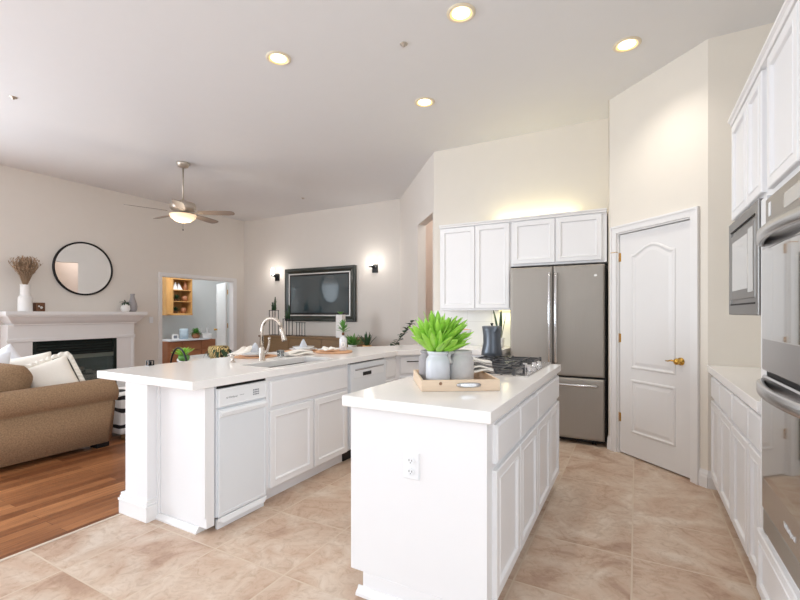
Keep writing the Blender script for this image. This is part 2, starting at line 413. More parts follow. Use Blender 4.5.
# rear wall with windows behind the camera
WN = ((-6.9, -4.5), (-3.5, -1.4), (-0.9, 0.75)); WZ0, WZ1 = 0.4, 2.7
b = MB(); xs = [XL] + [q for p in WN for q in p] + [XR]
for i in range(0, len(xs), 2): b.box(xs[i], xs[i+1], YR-T, YR, 0, CZ)
for x0, x1 in WN: b.box(x0, x1, YR-T, YR, 0, WZ0); b.box(x0, x1, YR-T, YR, WZ1, CZ)
struct('wall_rear', b, 'wall_grey')
for i, (x0, x1) in enumerate(WN):
    b = MB(); fw = 0.05
    b.box(x0, x0+fw, YR-0.05, YR, WZ0, WZ1); b.box(x1-fw, x1, YR-0.05, YR, WZ0, WZ1); b.box(x0, x1, YR-0.05, YR, WZ0, WZ0+fw); b.box(x0, x1, YR-0.05, YR, WZ1-fw, WZ1)
    xm = (x0+x1)/2; b.box(xm-0.025, xm+0.025, YR-0.05, YR, WZ0, WZ1)
    struct('window_%d' % (i+1), b, 'trim')
# room seen through the doorway
b = MB(); b.box(-10.6, -10.48, 4.0, 9.2, 0, CZ); b.box(-10.48, XL-T, 8.6, 8.72, 0, CZ); b.box(-10.48, XL-T, 4.3, 4.42, 0, CZ); b.box(XL-T, XL, 6.75+T, 8.72, 0, CZ)
struct('wall_nook', b, 'wall_nook')

# door casings
def casing(mb, x0, x1, z1, wd=0.075, t=0.018, y=0.0, z0=0.0):
    """casing round an opening, facing -y"""
    prof = lambda a: None
    mb.box(x0-wd, x0, y-t, y, z0, z1+wd); mb.box(x1, x1+wd, y-t, y, z0, z1+wd); mb.box(x0, x1, y-t, y, z1, z1+wd)
    mb.box(x0-wd, x0-wd+0.018, y-t-0.007, y-t, z0, z1+wd); mb.box(x1+wd-0.018, x1+wd, y-t-0.007, y-t, z0, z1+wd); mb.box(x0-wd+0.018, x1+wd-0.018, y-t-0.007, y-t, z1+wd-0.018, z1+wd)
b = MB(mp_); casing(b, D0, D1, DH, wd=0.066)
b.box(D0, D0+0.012, 0, T, 0, DH); b.box(D1-0.012, D1, 0, T, 0, DH); b.box(D0+0.012, D1-0.012, 0, T, DH-0.012, DH)
struct('trim_2', b, 'trim', 0.002)
lm = Matrix.Translation((XL, 0, 0)) @ Matrix.Rotation(R(90), 4, 'Z')      # local x -> +y, -y -> +x
b = MB(lm); casing(b, DY0, DY1, DZ, wd=0.062, t=0.015)
b.box(DY0, DY0+0.014, 0, T, 0, DZ); b.box(DY1-0.014, DY1, 0, T, 0, DZ); b.box(DY0+0.014, DY1-0.014, 0, T, DZ-0.014, DZ)
struct('trim_3', b, 'trim', 0.002)

def baseboard(name, p0, p1, h=0.13):
    mx, L, a = frame2(p0, p1)
    b = MB(mx)      # board on the right-hand side (-y)
    prof = [(0, 0), (-0.016, 0), (-0.016, h*0.62), (-0.012, h*0.66), (-0.012, h*0.8), (-0.006, h*0.9), (-0.004, h), (0, h)]
    b.extrude(prof, 'x', 0, L)
    return struct(name, b, 'trim')
def along(s): return (PA[0]+(PB[0]-PA[0])*s/Lp, PA[1]+(PB[1]-PA[1])*s/Lp)
baseboard('baseboard_pantry_left', along(0.0), along(D0-0.066)); baseboard('baseboard_pantry_right', along(D1+0.066), along(Lp+0.006))
baseboard('baseboard_side', (0.467, 3.916), (0.535, 3.916))
baseboard('baseboard_left', (XL, 4.45), (XL, 4.785)); baseboard('baseboard_far', (-7.65, 6.75), (-3.72, 6.75))
baseboard('baseboard_diagonal', (B[0], B[1]), (A[0]+(B[0]-A[0])*0.90/Ld, A[1]+(B[1]-A[1])*0.90/Ld))

# pantry door (structure)
dr = MB(mp_).box(D0+0.016, D1-0.016, 0.016, 0.052, 0.012, DH-0.018).build('door_1', 'doorwhite', None, bevel=0.002); dr['kind'] = 'structure'
def outline(x0, x1, z0, z1, ins, arch):
    x0 += ins; x1 -= ins; z0 += ins; z1 -= ins
    pts = [(x0, z0), (x1, z0)]
    n = 20
    for i in range(n+1):
        t = i/n; x = x1 + (x0-x1)*t
        u = min(1, max(0, (t-0.06)/0.88)); pts.append((x, z1 - arch + arch*math.sin(PI*u)**1.3))
    return pts
PX0, PX1 = 0.252, 0.700
for (z0, z1, ar) in ((0.80, 1.905, 0.075), (0.22, 0.705, 0.0)):
    b = MB(mp_); loops = []
    for ins, y in ((0.0, 0.017), (0.006, 0.008), (0.016, 0.006), (0.026, 0.014), (0.036, 0.015), (0.062, 0.009), (0.07, 0.009)):
        loops.append([(x, y, z) for x, z in outline(PX0, PX1, z0, z1, ins, ar)])
    b.rings(loops); b.build('door_panel', 'doorwhite', dr, smooth=False)
kn = MB(mp_); c = (0.744, 0.016, 0.915)
kn.lathe([(0, 0), (0.031, 0), (0.031, -0.005), (0.014, -0.010), (0.010, -0.028), (0.0, -0.028)], c, 20, 'y')
kn.lathe([(0.0, -0.026), (0.018, -0.028), (0.026, -0.040), (0.024, -0.054), (0.012, -0.062), (0, -0.064)], c, 20, 'y')
kn.tube([(0.744, -0.030, 0.915), (0.70, -0.034, 0.921), (0.665, -0.034, 0.912), (0.645, -0.032, 0.915)], [0.008, 0.007, 0.006, 0.004])
kn.build('door_handle', 'brass', dr)
for hz in (1.82, 1.07, 0.335):
    h = MB(mp_); h.cyl((D0+0.006, 0.008, hz-0.045), 0.007, 0.09, 10); h.box(D0+0.008, D0+0.03, 0.0135, 0.0155, hz-0.04, hz+0.04)
    if hz > 1.5: h.tube([(D0+0.006, 0.006, hz+0.045), (D0+0.002, -0.01, hz+0.05), (D0-0.03, -0.05, hz+0.045)], 0.003)
    h.build('hinge', 'brass', dr)

# ================================================================== CABINETS
def raised_door(mb, x0, x1, z0, z1, y=0.0, t=0.02, fr=0.052):
    mb.panel(x0, x1, z0, z1, ((0, y), (0, y-t+0.004), (0.004, y-t), (fr-0.012, y-t), (fr-0.008, y-t-0.003), (fr-0.002, y-t-0.001), (fr+0.004, y-t+0.010), (fr+0.016, y-t+0.011), (fr+0.020, y-t+0.011)))
    return mb
def drawer_face(mb, x0, x1, z0, z1, y=0.0, t=0.02):
    mb.panel(x0, x1, z0, z1, ((0, y), (0, y-t+0.008), (0.010, y-t), (0.018, y-t)))
    return mb

def base_cabinet(label, loc, rz, width, doors, drawers, depth=0.58, h=0.865, toe=0.10, dz=(0.125, 0.655), wz=(0.680, 0.842), kick=0.06, cat='cabinet', group='white base cabinets', lo=0.0):
    t = thing('base_cabinet', label, cat, loc, rz, group)
    MB().box(0, width, 0, depth, toe, h).build('body', 'white', t, bevel=0.002)
    MB().box(0, width, kick, kick+0.02, 0, toe).build('toe_kick', 'white', t)
    for x0, x1 in doors: raised_door(MB(), x0+0.006, x1-0.006, *dz).build('door', 'white', t)
    for x0, x1 in drawers: drawer_face(MB(), x0+0.006, x1-0.006, *wz).build('drawer', 'white', t)
    return t

# ---- kitchen island
IX0, IX1, IY0, IY1 = -1.182, -0.522, 1.675, 3.39
t = thing('kitchen_island', 'white panelled kitchen island with doors and drawers under the cooktop', 'kitchen island', (IX0, IY0, 0))
W_, D_ = IX1-IX0, IY1-IY0
b = MB(); b.box(0, W_, 0, D_, 0.10, 0.865); b.box(0.068, W_-0.055, 0, D_-0.05, 0, 0.10)
b.build('body', 'white', t, bevel=0.002)
b = MB(); b.extrude([(0, 0), (-0.028, 0), (-0.026, 0.012), (-0.010, 0.024), (-0.006, 0.034), (0, 0.036)], 'x', 0.045, W_-0.055); b.build('base_moulding', 'trim', t)
fm = Matrix.Translation((W_, 0, 0)) @ Matrix.Rotation(R(90), 4, 'Z')     # faces +x, local x -> +y
for y0, y1 in ((1.740, 2.159), (2.159, 2.579), (2.579, 3.0), (3.0, 3.385)):
    raised_door(MB(fm), y0-IY0+0.006, y1-IY0-0.006, 0.115, 0.650).build('door', 'white', t)
for y0, y1 in ((1.750, 2.159), (2.159, 2.593), (2.593, 3.385)):
    drawer_face(MB(fm), y0-IY0+0.006, y1-IY0-0.006, 0.675, 0.838).build('drawer', 'white', t)
o = MB().panel(-0.895+1.182-0.002, -0.826+1.182+0.004, 0.577, 0.694, ((0, 0.0), (0.0, -0.004), (0.004, -0.007), (0.01, -0.007))).build('outlet', 'plasticw', t)
for zc in (0.612, 0.659):
    s = MB(); cx = 0.322
    s.rings([[(cx+0.017*math.cos(a)*k, y, zc+0.015*math.sin(a)*k) for a in [2*PI*i/20 for i in range(20)]] for k, y in ((1, -0.006), (1, -0.0105), (0.94, -0.011))])
    s.build('socket', 'plasticw', o)
    s = MB(); s.box(cx-0.008, cx-0.0055, -0.0118, -0.011, zc-0.002, zc+0.007); s.box(cx+0.0055, cx+0.008, -0.0118, -0.011, zc-0.002, zc+0.006); s.cyl((cx, -0.011, zc-0.008), 0.0022, -0.0008, 10, 'y')
    s.build('socket_slots', 'blackgap', o)
tag(MB().box(-1.212, -0.497, 1.645, 3.42, 0.8655, 0.915).build('countertop', 'quartz', None, bevel=0.003), 'white quartz slab on top of the kitchen island', 'countertop', 'white quartz countertops')

# ---- peninsula
PF = -2.205            # face of the peninsula cabinets (they look towards +x)
def pen(y): return (PF, y, 0)
# end panel with post
struct('wall_peninsula', MB().box(-2.945, -2.795, 1.775, 3.35, 0, 0.865), 'white')
t = thing('peninsula_post', 'white square post with a stepped plinth holding the end of the peninsula worktop', 'post', (-2.905, 1.60, 0))
b = MB(); b.box(-0.040, 0.066, 0.02, 0.17, 0, 0.865); b.box(0.066, 0.235, 0.0, 0.17, 0, 0.865); b.build('post', 'white', t, bevel=0.003)
b = MB()
for z0, z1, g in ((0, 0.085, 0.014), (0.085, 0.10, 0.018), (0.10, 0.115, 0.010), (0.115, 0.135, 0.006)): b.box(-0.04-g, 0.235+g, 0.0-g, 0.17+g, z0, z1)
b.build('plinth', 'trim', t, bevel=0.002)
t = thing('peninsula_end_panel', 'white flat end panel of the peninsula between the post and the compactor', 'panel', (-2.905, 1.60, 0))
b = MB(); b.box(0.235, 0.70, 0.07, 0.125, 0.035, 0.865); b.box(0.655, 0.70, 0.0595, 0.07, 0.10, 0.865); b.box(0.235, 0.262, 0.058, 0.07, 0.035, 0.865); b.build('side_panel', 'white', t, bevel=0.002)
b = MB(); b.extrude([(0.125, 0), (0.045, 0), (0.045, 0.012), (0.064, 0.034), (0.125, 0.036)], 'x', 0.245, 0.635); b.build('base_moulding', 'trim', t)
# trash compactor
def appliance_mark(mb, x, z, y, k=1.0):
    mb.tube([(x, y, z), (x+0.006*k, y, z+0.005*k), (x+0.014*k, y, z+0.002*k), (x+0.010*k, y, z-0.004*k), (x+0.004*k, y, z-0.001*k)], 0.0012, 5)
def text_on(txt, size, m, name, parent, mx, depth=0.0004):
    c = bpy.data.curves.new(name, 'FONT'); c.body = txt; c.size = size; c.extrude = depth; c.align_x = 'LEFT'
    tmp = bpy.data.objects.new(name + '_curve', c); COL.objects.link(tmp)
    bpy.context.view_layer.update()
    dg = bpy.context.evaluated_depsgraph_get()
    me = bpy.data.meshes.new_from_object(tmp.evaluated_get(dg)); bpy.data.objects.remove(tmp); bpy.data.curves.remove(c)
    me.transform(mx); me.materials.clear(); me.materials.append(M[m])
    o = bpy.data.objects.new(name, me); COL.objects.link(o); o.parent = parent
    return o
TXF = Matrix.Rotation(R(90), 4, 'X')      # text in the x-z plane facing -y
t = thing('trash_compactor', 'narrow white compactor with top control panel at the end of the peninsula', 'compactor', pen(1.735), R(90))
b = MB(); b.box(0, 0.388, 0.0, 0.57, 0.075, 0.862); b.build('body', 'plasticw', t)
b = MB(); b.panel(0.004, 0.384, 0.735, 0.845, ((0, 0), (0, -0.018), (0.004, -0.022), (0.010, -0.022), (0.012, -0.019), (0.02, -0.019))); o = b.build('control_panel', 'plasticw', t)
text_on('Whirlpool', 0.016, 'plasticg', 'lettering', o, Matrix.Translation((0.075, -0.0195, 0.780)) @ TXF)
s = MB(); appliance_mark(s, 0.058, 0.784, -0.0195); s.build('emblem', 'plasticg', o); s = MB()
for i in range(4):
    for j in range(3): s.box(0.268+i*0.013, 0.277+i*0.013, -0.0202, -0.019, 0.768+j*0.014, 0.776+j*0.014)
s.build('keypad', 'plasticg', o); MB().box(0.160, 0.195, -0.0198, -0.019, 0.786, 0.788).build('small_print', 'plasticg', o)
b = MB(); b.panel(0.004, 0.384, 0.078, 0.722, ((0, 0), (0, -0.018), (0.003, -0.021), (0.016, -0.021), (0.020, -0.018), (0.028, -0.018))); o = b.build('front_panel', 'lightgrey', t)
b = MB(); b.extrude([(-0.018, 0.672), (-0.030, 0.680), (-0.034, 0.700), (-0.026, 0.712), (-0.018, 0.714)], 'x', 0.012, 0.376); b.build('finger_pull', 'plasticw', t)
b = MB(); b.box(0.01, 0.378, -0.001, 0.02, 0.0, 0.06); b.rings([[(0.004, -0.012, 0.052), (0.384, -0.012, 0.052), (0.384, -0.012, 0.074), (0.004, -0.012, 0.074)], [(0.03, -0.030, 0.040), (0.358, -0.030, 0.040), (0.384, -0.022, 0.070), (0.004, -0.022, 0.070)]], cap_first=True); b.build('kick_pedal', 'plasticw', t, bevel=0.002)
MB().box(0.002, 0.386, -0.003, 0.0, 0.846, 0.8625).build('gap_strip', 'blackgap', t)
# sink base
t = base_cabinet('white sink base cabinet with two doors and a long blank drawer front', pen(2.130), R(90), 0.945, ((0.02, 0.478), (0.482, 0.925)), (), dz=(0.105, 0.630), group=None)
drawer_face(MB(), 0.026, 0.925, 0.655, 0.835).build('false_drawer', 'white', t)
for ch in t.children:      # the sink hangs into this cabinet: its body is an open carcass
    if ch.name.startswith('body'): bpy.data.objects.remove(ch); break
b = MB(); b.box(0, 0.945, 0, 0.02, 0.10, 0.865); b.box(0, 0.018, 0.02, 0.58, 0.10, 0.865); b.box(0.927, 0.945, 0.02, 0.58, 0.10, 0.865); b.box(0.018, 0.927, 0.56, 0.58, 0.10, 0.865); b.box(0.018, 0.927, 0.02, 0.56, 0.10, 0.12)
b.build('body', 'white', t)
# dishwasher
t = thing('dishwasher', 'white dishwasher with recessed handle beside the white sink cabinet', 'dishwasher', pen(3.080), R(90))
MB().box(0, 0.605, 0.0, 0.57, 0.10, 0.862).build('body', 'plasticw', t)
MB().box(0.0, 0.605, 0.05, 0.07, 0, 0.10).build('toe_kick', 'blackgap', t)
MB().panel(0.004, 0.601, 0.115, 0.852, ((0, 0), (0, -0.026), (0.004, -0.030), (0.01, -0.030))).build('door', 'lightgrey', t)
MB().box(0.05, 0.555, -0.0335, -0.030, 0.725, 0.800).build('handle_panel', 'plasticw', t, bevel=0.002)
b = MB(); b.extrude([(-0.033, 0.790), (-0.038, 0.792), (-0.042, 0.803), (-0.033, 0.806)], 'x', 0.06, 0.545); b.build('handle_recess', 'steel', t)
MB().box(0.185, 0.325, -0.037, -0.0335, 0.735, 0.768).build('display', 'black', t, bevel=0.003)
MB().box(0.0, 0.605, -0.004, 0.0, 0.853, 0.8645).build('gap_strip', 'blackgap', t)
# narrow cabinet by the corner
base_cabinet('narrow white cabinet between the dishwasher and the corner cabinet', pen(3.69), R(90), 0.235, ((0.01, 0.225),), ((0.01, 0.225),), dz=(0.115, 0.625), wz=(0.650, 0.835), group=None)
# diagonal corner cabinet
cx0, cy0 = PF, 3.930; clen = 0.62
b = MB(); c45 = math.sqrt(0.5)
t = thing('corner_cabinet', 'white corner cabinet set diagonally with a drawer under the counter', 'cabinet', (cx0, cy0, 0), R(45))
b.prism([(0, 0), (clen, 0), (clen*0.9+0.30, 0.35), (0.30, 0.72), (-0.30, 0.36)], 0.10, 0.865); b.build('body', 'white', t)
MB().box(0.04, clen-0.02, 0.06, 0.08, 0, 0.10).build('toe_kick', 'white', t)
drawer_face(MB(), 0.045, clen-0.03, 0.665, 0.845).build('drawer', 'white', t)
drawer_face(MB(), 0.045, clen-0.03, 0.395, 0.640).build('drawer', 'white', t)
drawer_face(MB(), 0.045, clen-0.03, 0.120, 0.370).build('drawer', 'white', t)
b = MB(); b.tube([(0.12, -0.021, 0.795), (0.12, -0.042, 0.795), (clen-0.12, -0.042, 0.795), (clen-0.12, -0.021, 0.795)], 0.005); b.build('pull', 'black', t)
# run under the back wall
xr0 = PF + clen*c45 + 0.004; yr0 = cy0 + clen*c45 + 0.004
base_cabinet('white base cabinet on the back wall beside the refrigerator', (xr0, yr0, 0), 0, -1.245-xr0, ((0.02, -1.245-xr0-0.01),), ((0.02, -1.245-xr0-0.01),), depth=5.0-yr0-0.002, group=None)

# countertop with sink hole
outer = [(-3.170, 1.560), (-2.178, 1.560), (-2.160, 3.880), (xr0+0.01, yr0-0.03), (-1.235, yr0-0.03), (-1.235, 4.997), (-2.245, 4.997), (-2.30, 4.93), (-2.50, 4.50), (-2.885, 3.985), (-3.170, 3.42)]
SX0, SX1, SY0, SY1 = -2.590, -2.270, 2.24, 2.96
hole = [(SX0, SY0), (SX1, SY0), (SX1, SY1), (SX0, SY1)]
bm = bmesh.new(); ed = []
for poly in (outer, hole):
    vs = [bm.verts.new((x, y, 0.8655)) for x, y in poly]; ed += [bm.edges.new((vs[i], vs[(i+1) % len(vs)])) for i in range(len(vs))]
bmesh.ops.triangle_fill(bm, use_beauty=True, use_dissolve=False, edges=ed)
ret = bmesh.ops.extrude_face_region(bm, geom=list(bm.faces))
for e in ret['geom']:
    if isinstance(e, bmesh.types.BMVert): e.co.z = 0.915
b = MB(); b.bm.free(); b.bm = bm
tag(b.build('countertop', 'quartz', None, bevel=0.003), 'long white quartz worktop of the peninsula, with the sink cut into it', 'countertop', 'white quartz countertops')
# sink
t = thing('kitchen_sink', 'stainless steel undermount sink in the peninsula worktop', 'sink', ((SX0+SX1)/2, (SY0+SY1)/2, 0.715))
hx, hy = (SX1-SX0)/2+0.004, (SY1-SY0)/2+0.004
def rrect(x, y, z, r=0.03, n=5):
    pts = []
    for cxx, cyy, a0 in ((x-r, y-r, 0), (-x+r, y-r, 90), (-x+r, -y+r, 180), (x-r, -y+r, 270)):
        for i in range(n+1):
            a = R(a0+90*i/n); pts.append((cxx+r*math.cos(a), cyy+r*math.sin(a), z))
    return pts
b = MB(); b.rings([rrect(hx+0.012, hy+0.012, 0.15), rrect(hx, hy, 0.15), rrect(hx-0.004, hy-0.004, 0.02), rrect(hx-0.03, hy-0.03, 0.0)], smooth=False); b.build('basin', mat('satin_steel', (92, 90, 86), 0.42, metal=0.8), t)
b = MB(); b.lathe([(0.0, 0.003), (0.03, 0.003), (0.042, 0.006), (0.045, 0.001)], (0, 0, 0), 20); b.build('drain', 'chrome', t)
# faucet
t = thing('kitchen_faucet', 'brushed nickel gooseneck faucet with pull-down spray behind the sink', 'faucet', (-2.660, 2.530, 0.915))
b = MB(); b.lathe([(0, 0), (0.030, 0), (0.030, 0.006), (0.024, 0.012), (0.021, 0.10), (0.015, 0.115), (0, 0.115)]); b.build('base', 'nickel', t)
pts = [(0, 0, 0.11), (0, 0, 0.25)]
for i in range(1, 11):
    a = PI*i/11.0; pts.append((0.095-0.095*math.cos(a), 0.02*i/11, 0.25+0.095*math.sin(a)))
b = MB(); b.tube(pts, 0.0125, 12); b.build('spout', 'nickel', t)
e = pts[-1]
b = MB(); b.tube([e, (e[0]+0.008, e[1]+0.004, e[2]-0.03), (e[0]+0.028, e[1]+0.010, e[2]-0.105), (e[0]+0.030, e[1]+0.011, e[2]-0.112)], [0.013, 0.015, 0.021, 0.018], 14); b.build('spray_head', 'nickel', t)
b = MB(); b.tube([(0, 0.020, 0.06), (0.0, 0.055, 0.075), (0.0, 0.075, 0.12), (0.0, 0.080, 0.175)], [0.012, 0.012, 0.009, 0.008], 10); b.cyl((0, 0.080, 0.165), 0.011, 0.02, 12); b.build('lever', 'nickel', t)
for (x, y, lb, hh) in ((-2.775, 2.335, 'short nickel air gap cap left of the faucet', 0.05),):
    t = thing('soap_dispenser', 'nickel soap dispenser with curved nozzle left of the faucet', 'dispenser', (x, y, 0.915))
    b = MB(); b.lathe([(0, 0), (0.022, 0), (0.022, 0.006), (0.012, 0.012), (0.012, 0.045), (0.017, 0.05), (0.017, 0.062), (0, 0.066)]); b.build('body', 'nickel', t)
    MB().tube([(0, 0, 0.055), (0.03, 0.005, 0.063), (0.055, 0.008, 0.056)], 0.005).build('nozzle', 'nickel', t)

# ---- right hand base run
tag(MB().box(0.462, XR-0.002, 2.405, 3.914, 0.8655, 0.915).build('countertop', 'quartz', None, bevel=0.003), 'short white quartz worktop under the microwave, against the right wall', 'countertop', 'white quartz countertops')
RB = ((3.866, 3.486, 'white base cabinet nearest the pantry on the right-hand run'), (3.486, 3.062, 'white base cabinet second from the pantry on the right-hand run'),
      (3.062, 2.659, 'white base cabinet third from the pantry on the right-hand run'), (2.659, 2.407, 'narrow white base cabinet next to the oven tower'))
for y1, y0, lb in RB:
    wd = y1-y0
    base_cabinet(lb, (0.497, y1-0.001, 0), R(-90), wd-0.002, ((0.004, wd-0.006),), ((0.004, wd-0.006),), dz=(0.105, 0.665), wz=(0.688, 0.838), group='white base cabinets on the right-hand run')
# oven tower
t = thing('oven_cabinet', 'tall white built-in cabinet housing the double oven', 'cabinet', (0.475, 2.400, 0), R(-90))
b = MB(); TW = 0.86
b.box(0, 0.097, 0, 0.62, 0.0, 1.79); b.box(TW+0.025, TW+0.05, 0, 0.62, 0.0, 1.79); b.box(0.045, TW-0.045, 0, 0.62, 0.06, 0.40); b.box(0.045, TW-0.045, 0.56, 0.62, 0.40, 1.79); b.build('body', 'white', t, bevel=0.002)
raised_door(MB(), 0.02, TW-0.02, 0.11, 0.375, t=0.02, fr=0.05).build('drawer', 'white', t)
# double oven
t = thing('double_oven', 'stainless steel double wall oven with bowed handles, right edge of view', 'oven', (0.494, 2.300, 0), R(-90)); OW = 0.755
def oven_door(z0, z1, name):
    d = MB().panel(0.0, OW, z0, z1, ((0, 0.0), (0, -0.030), (0.006, -0.036), (0.012, -0.036))).build(name, 'steel', t)
    MB().panel(0.018, OW-0.018, z0+0.13, z1-0.075, ((0, -0.036), (0, -0.0385), (0.003, -0.0395), (0.006, -0.0395))).build('window', 'ovenglass', d)
    zc = z1-0.035; n = 14; lo = []
    pts = []
    for i in range(n+1):
        u = i/n; pts.append((0.022+(OW-0.044)*u, -0.040-0.045*math.sin(PI*u)**0.7, zc))
    b = MB(); prev = None; prof = [(-0.012, -0.018), (-0.012, 0.018), (0.0, 0.024), (0.012, 0.018), (0.012, -0.018), (0.0, -0.024)]
    rows = [[(p[0], p[1]+a, p[2]+c) for a, c in prof] for p in pts]
    b.rings(rows, cap_first=True, smooth=True); b.build('handle', 'steel', d)
    return d
MB().box(0.005, OW-0.005, 0.0, 0.50, 0.402, 1.772).build('body', 'slate', t)
o = MB().panel(0.0, OW, 1.640, 1.770, ((0, 0), (0, -0.020), (0.004, -0.024), (0.01, -0.024))).build('control_panel', 'slate', t)
MB().box(0.26, 0.50, -0.0255, -0.024, 1.680, 1.735).build('display', 'mwglass', o)
MB().box(0.055, 0.085, -0.0262, -0.024, 1.690, 1.745).build('sticker', 'plasticw', o)
oven_door(1.065, 1.632, 'upper_door'); ld = oven_door(0.495, 1.045, 'lower_door')
o = MB().panel(0.0, OW, 0.402, 0.490, ((0, 0), (0, -0.028), (0.004, -0.032), (0.01, -0.032))).build('vent_panel', 'slate', t)
o2 = text_on('Whirlpool', 0.030, 'plasticw', 'lettering', ld, Matrix.Translation((0.31, -0.0372, 0.545)) @ TXF)
MB().box(0.0, OW, -0.02, 0.0, 1.046, 1.0645).build('gap_strip', 'blackgap', t)

# upper cabinets on the right (deep, flush with the oven tower)
def upper_cabinet(label, loc, rz, width, depth, z0, z1, doors, group=None, crown=0.03, fr=0.052):
    t = thing('wall_cabinet', label, 'cabinet', loc, rz, group)
    MB().box(0, width, 0, depth, z0, z1).build('body', 'white', t, bevel=0.002)
    for x0, x1 in doors: raised_door(MB(), x0+0.005, x1-0.005, z0+0.022, z1-0.035, fr=fr).build('door', 'white', t)
    b = MB(); b.extrude([(0.0, z1-0.028), (-0.022, z1-0.024), (-0.026, z1-0.008), (-0.036, z1), (-0.036, z1+0.012), (0.02, z1+0.012), (0.02, z1-0.004)], 'x', 0, width); b.build('crown_moulding', 'trim', t)
    return t
upper_cabinet('white wall cabinet above the built-in microwave, with two narrow doors', (0.497, 3.088, 0), R(-90), 0.684, 0.60, 1.805, 2.395, ((0.005, 0.395), (0.395, 0.683)))
upper_cabinet('white wall cabinet above the double oven, with one wide door', (0.497, 2.402, 0), R(-90), 0.862, 0.60, 1.793, 2.395, ((0.085, 0.48), (0.48, 0.86)))
# microwave
t = thing('built_in_microwave', 'stainless steel built-in microwave under the right wall cabinet', 'microwave', (0.478, 3.088, 0), R(-90)); MW = 0.682
MB().box(0.002, MW-0.004, 0.0, 0.58, 1.290, 1.803).build('housing', 'mwsteel', t, bevel=0.002)
o = MB().panel(0.0, MW-0.002, 1.292, 1.802, ((0, 0), (0, -0.008), (0.003, -0.011), (0.052, -0.011), (0.054, -0.004), (0.06, -0.004))).build('trim_frame', 'mwsteel', t)
o = MB().panel(0.070, MW-0.058, 1.372, 1.722, ((0, -0.004), (0, -0.010), (0.002, -0.012), (0.006, -0.012))).build('door', 'mwsteel', t)
MB().panel(0.110, 0.480, 1.420, 1.685, ((0, -0.012), (0.002, -0.0135), (0.004, -0.0135))).build('window', 'mwglass', o)
MB().box(0.490, 0.590, -0.0135, -0.012, 1.400, 1.700).build('control_panel', 'mwglass', o)
for za, zb in ((1.342, 1.350), (1.745, 1.750)): MB().box(0.058, MW-0.058, -0.0125, -0.010, za, zb).build('vent_slot', 'blackgap', t)

# upper cabinets on the back wall
UY = 4.70
upper_cabinet('white two-door wall cabinet left of the refrigerator', (-2.035, UY, 0), 0, 0.835, 0.296, 1.333, 2.318, ((0.012, 0.435), (0.435, 0.827)))
upper_cabinet('short white two-door wall cabinet over the refrigerator', (-1.198, UY, 0), 0, 0.943, 0.296, 1.806, 2.318, ((0.02, 0.462), (0.462, 0.905)))
# warm light strips over and under those cabinets
t = thing('light_strip', 'warm light strip glowing on top of the back wall cabinets', 'light', (-0.95, 4.93, 2.331)); MB().box(-0.62, 0.62, -0.012, 0.012, 0, 0.012).build('diffuser', 'ledstrip', t)
area('strip_glow', (-1.0, 4.93, 2.352), (R(160), 0, 0), 0.85, 0.03, 1.5, (1.0, 0.90, 0.5))
t = thing('under_cabinet_lamp', 'small warm lamp glowing under the wall cabinet by the refrigerator', 'light', (-1.32, 4.90, 1.320)); MB().box(-0.06, 0.06, -0.02, 0.02, 0, 0.0125).build('diffuser', 'ledstrip', t)
area('under_glow', (-1.32, 4.90, 1.316), (0, 0, 0), 0.1, 0.04, 0.6, (1.0, 0.90, 0.45))
struct('trim_4', MB().box(-2.24, -1.235, 4.988, 4.9995, 0.916, 1.332), 'backsplash')

# ---- refrigerator
t = thing('refrigerator', 'slate grey french-door refrigerator with bottom freezer drawer', 'refrigerator', (-1.180, 4.628, 0)); FW = 0.915
MB().box(0.0, FW, 0.03, 0.72, 0.05, 1.760).build('body', 'slate', t, bevel=0.004)
MB().box(0.0+0.01, FW+0.008, 0.004, 0.032, 0.05, 1.765).build('door_seal', 'blackgap', t)
def fdoor(x0, x1, z0, z1, nm): return MB().panel(x0, x1, z0, z1, ((0, 0.004), (0, -0.022), (0.003, -0.030), (0.012, -0.036), (0.03, -0.038))).build(nm, 'slate', t)
FM = 0.436
fdoor(0.0, FM-0.003, 0.672, 1.778, 'left_door'); fdoor(FM+0.003, FW-0.004, 0.672, 1.778, 'right_door'); fdoor(0.0, FW-0.004, 0.055, 0.655, 'freezer_drawer')
def bar(p0, p1, nm, r=0.014):
    p0 = Vector(p0); p1 = Vector(p1); d = (p1-p0).normalized(); out = Vector((0, -0.045, 0))
    MB().tube([p0, p0+out*0.85, p0+out+d*0.015, (p0+p1)/2+out*1.1, p1+out-d*0.015, p1+out*0.85, p1], r, 10).build(nm, 'chrome', t)
bar((FM-0.030, -0.036, 0.80), (FM-0.030, -0.036, 1.700), 'left_handle'); bar((FM+0.032, -0.036, 0.80), (FM+0.032, -0.036, 1.700), 'right_handle')
bar((0.06, -0.036, 0.592), (FW-0.075, -0.036, 0.592), 'freezer_handle', 0.012)
b = MB(); b.lathe([(0, -0.0005), (0.013, -0.0005), (0.0145, 0.0), (0.0145, 0.001)], (FW-0.083, -0.0388, 1.668), 20, 'y'); b.build('badge', 'silverframe', t)
b = MB()
for x in (0.08, FW-0.10): b.cyl((x, 0.05, 0.0), 0.02, 0.05, 12)
b.box(0.02, FW-0.02, 0.04, 0.06, 0.02, 0.055); b.build('foot_grille', 'black', t)

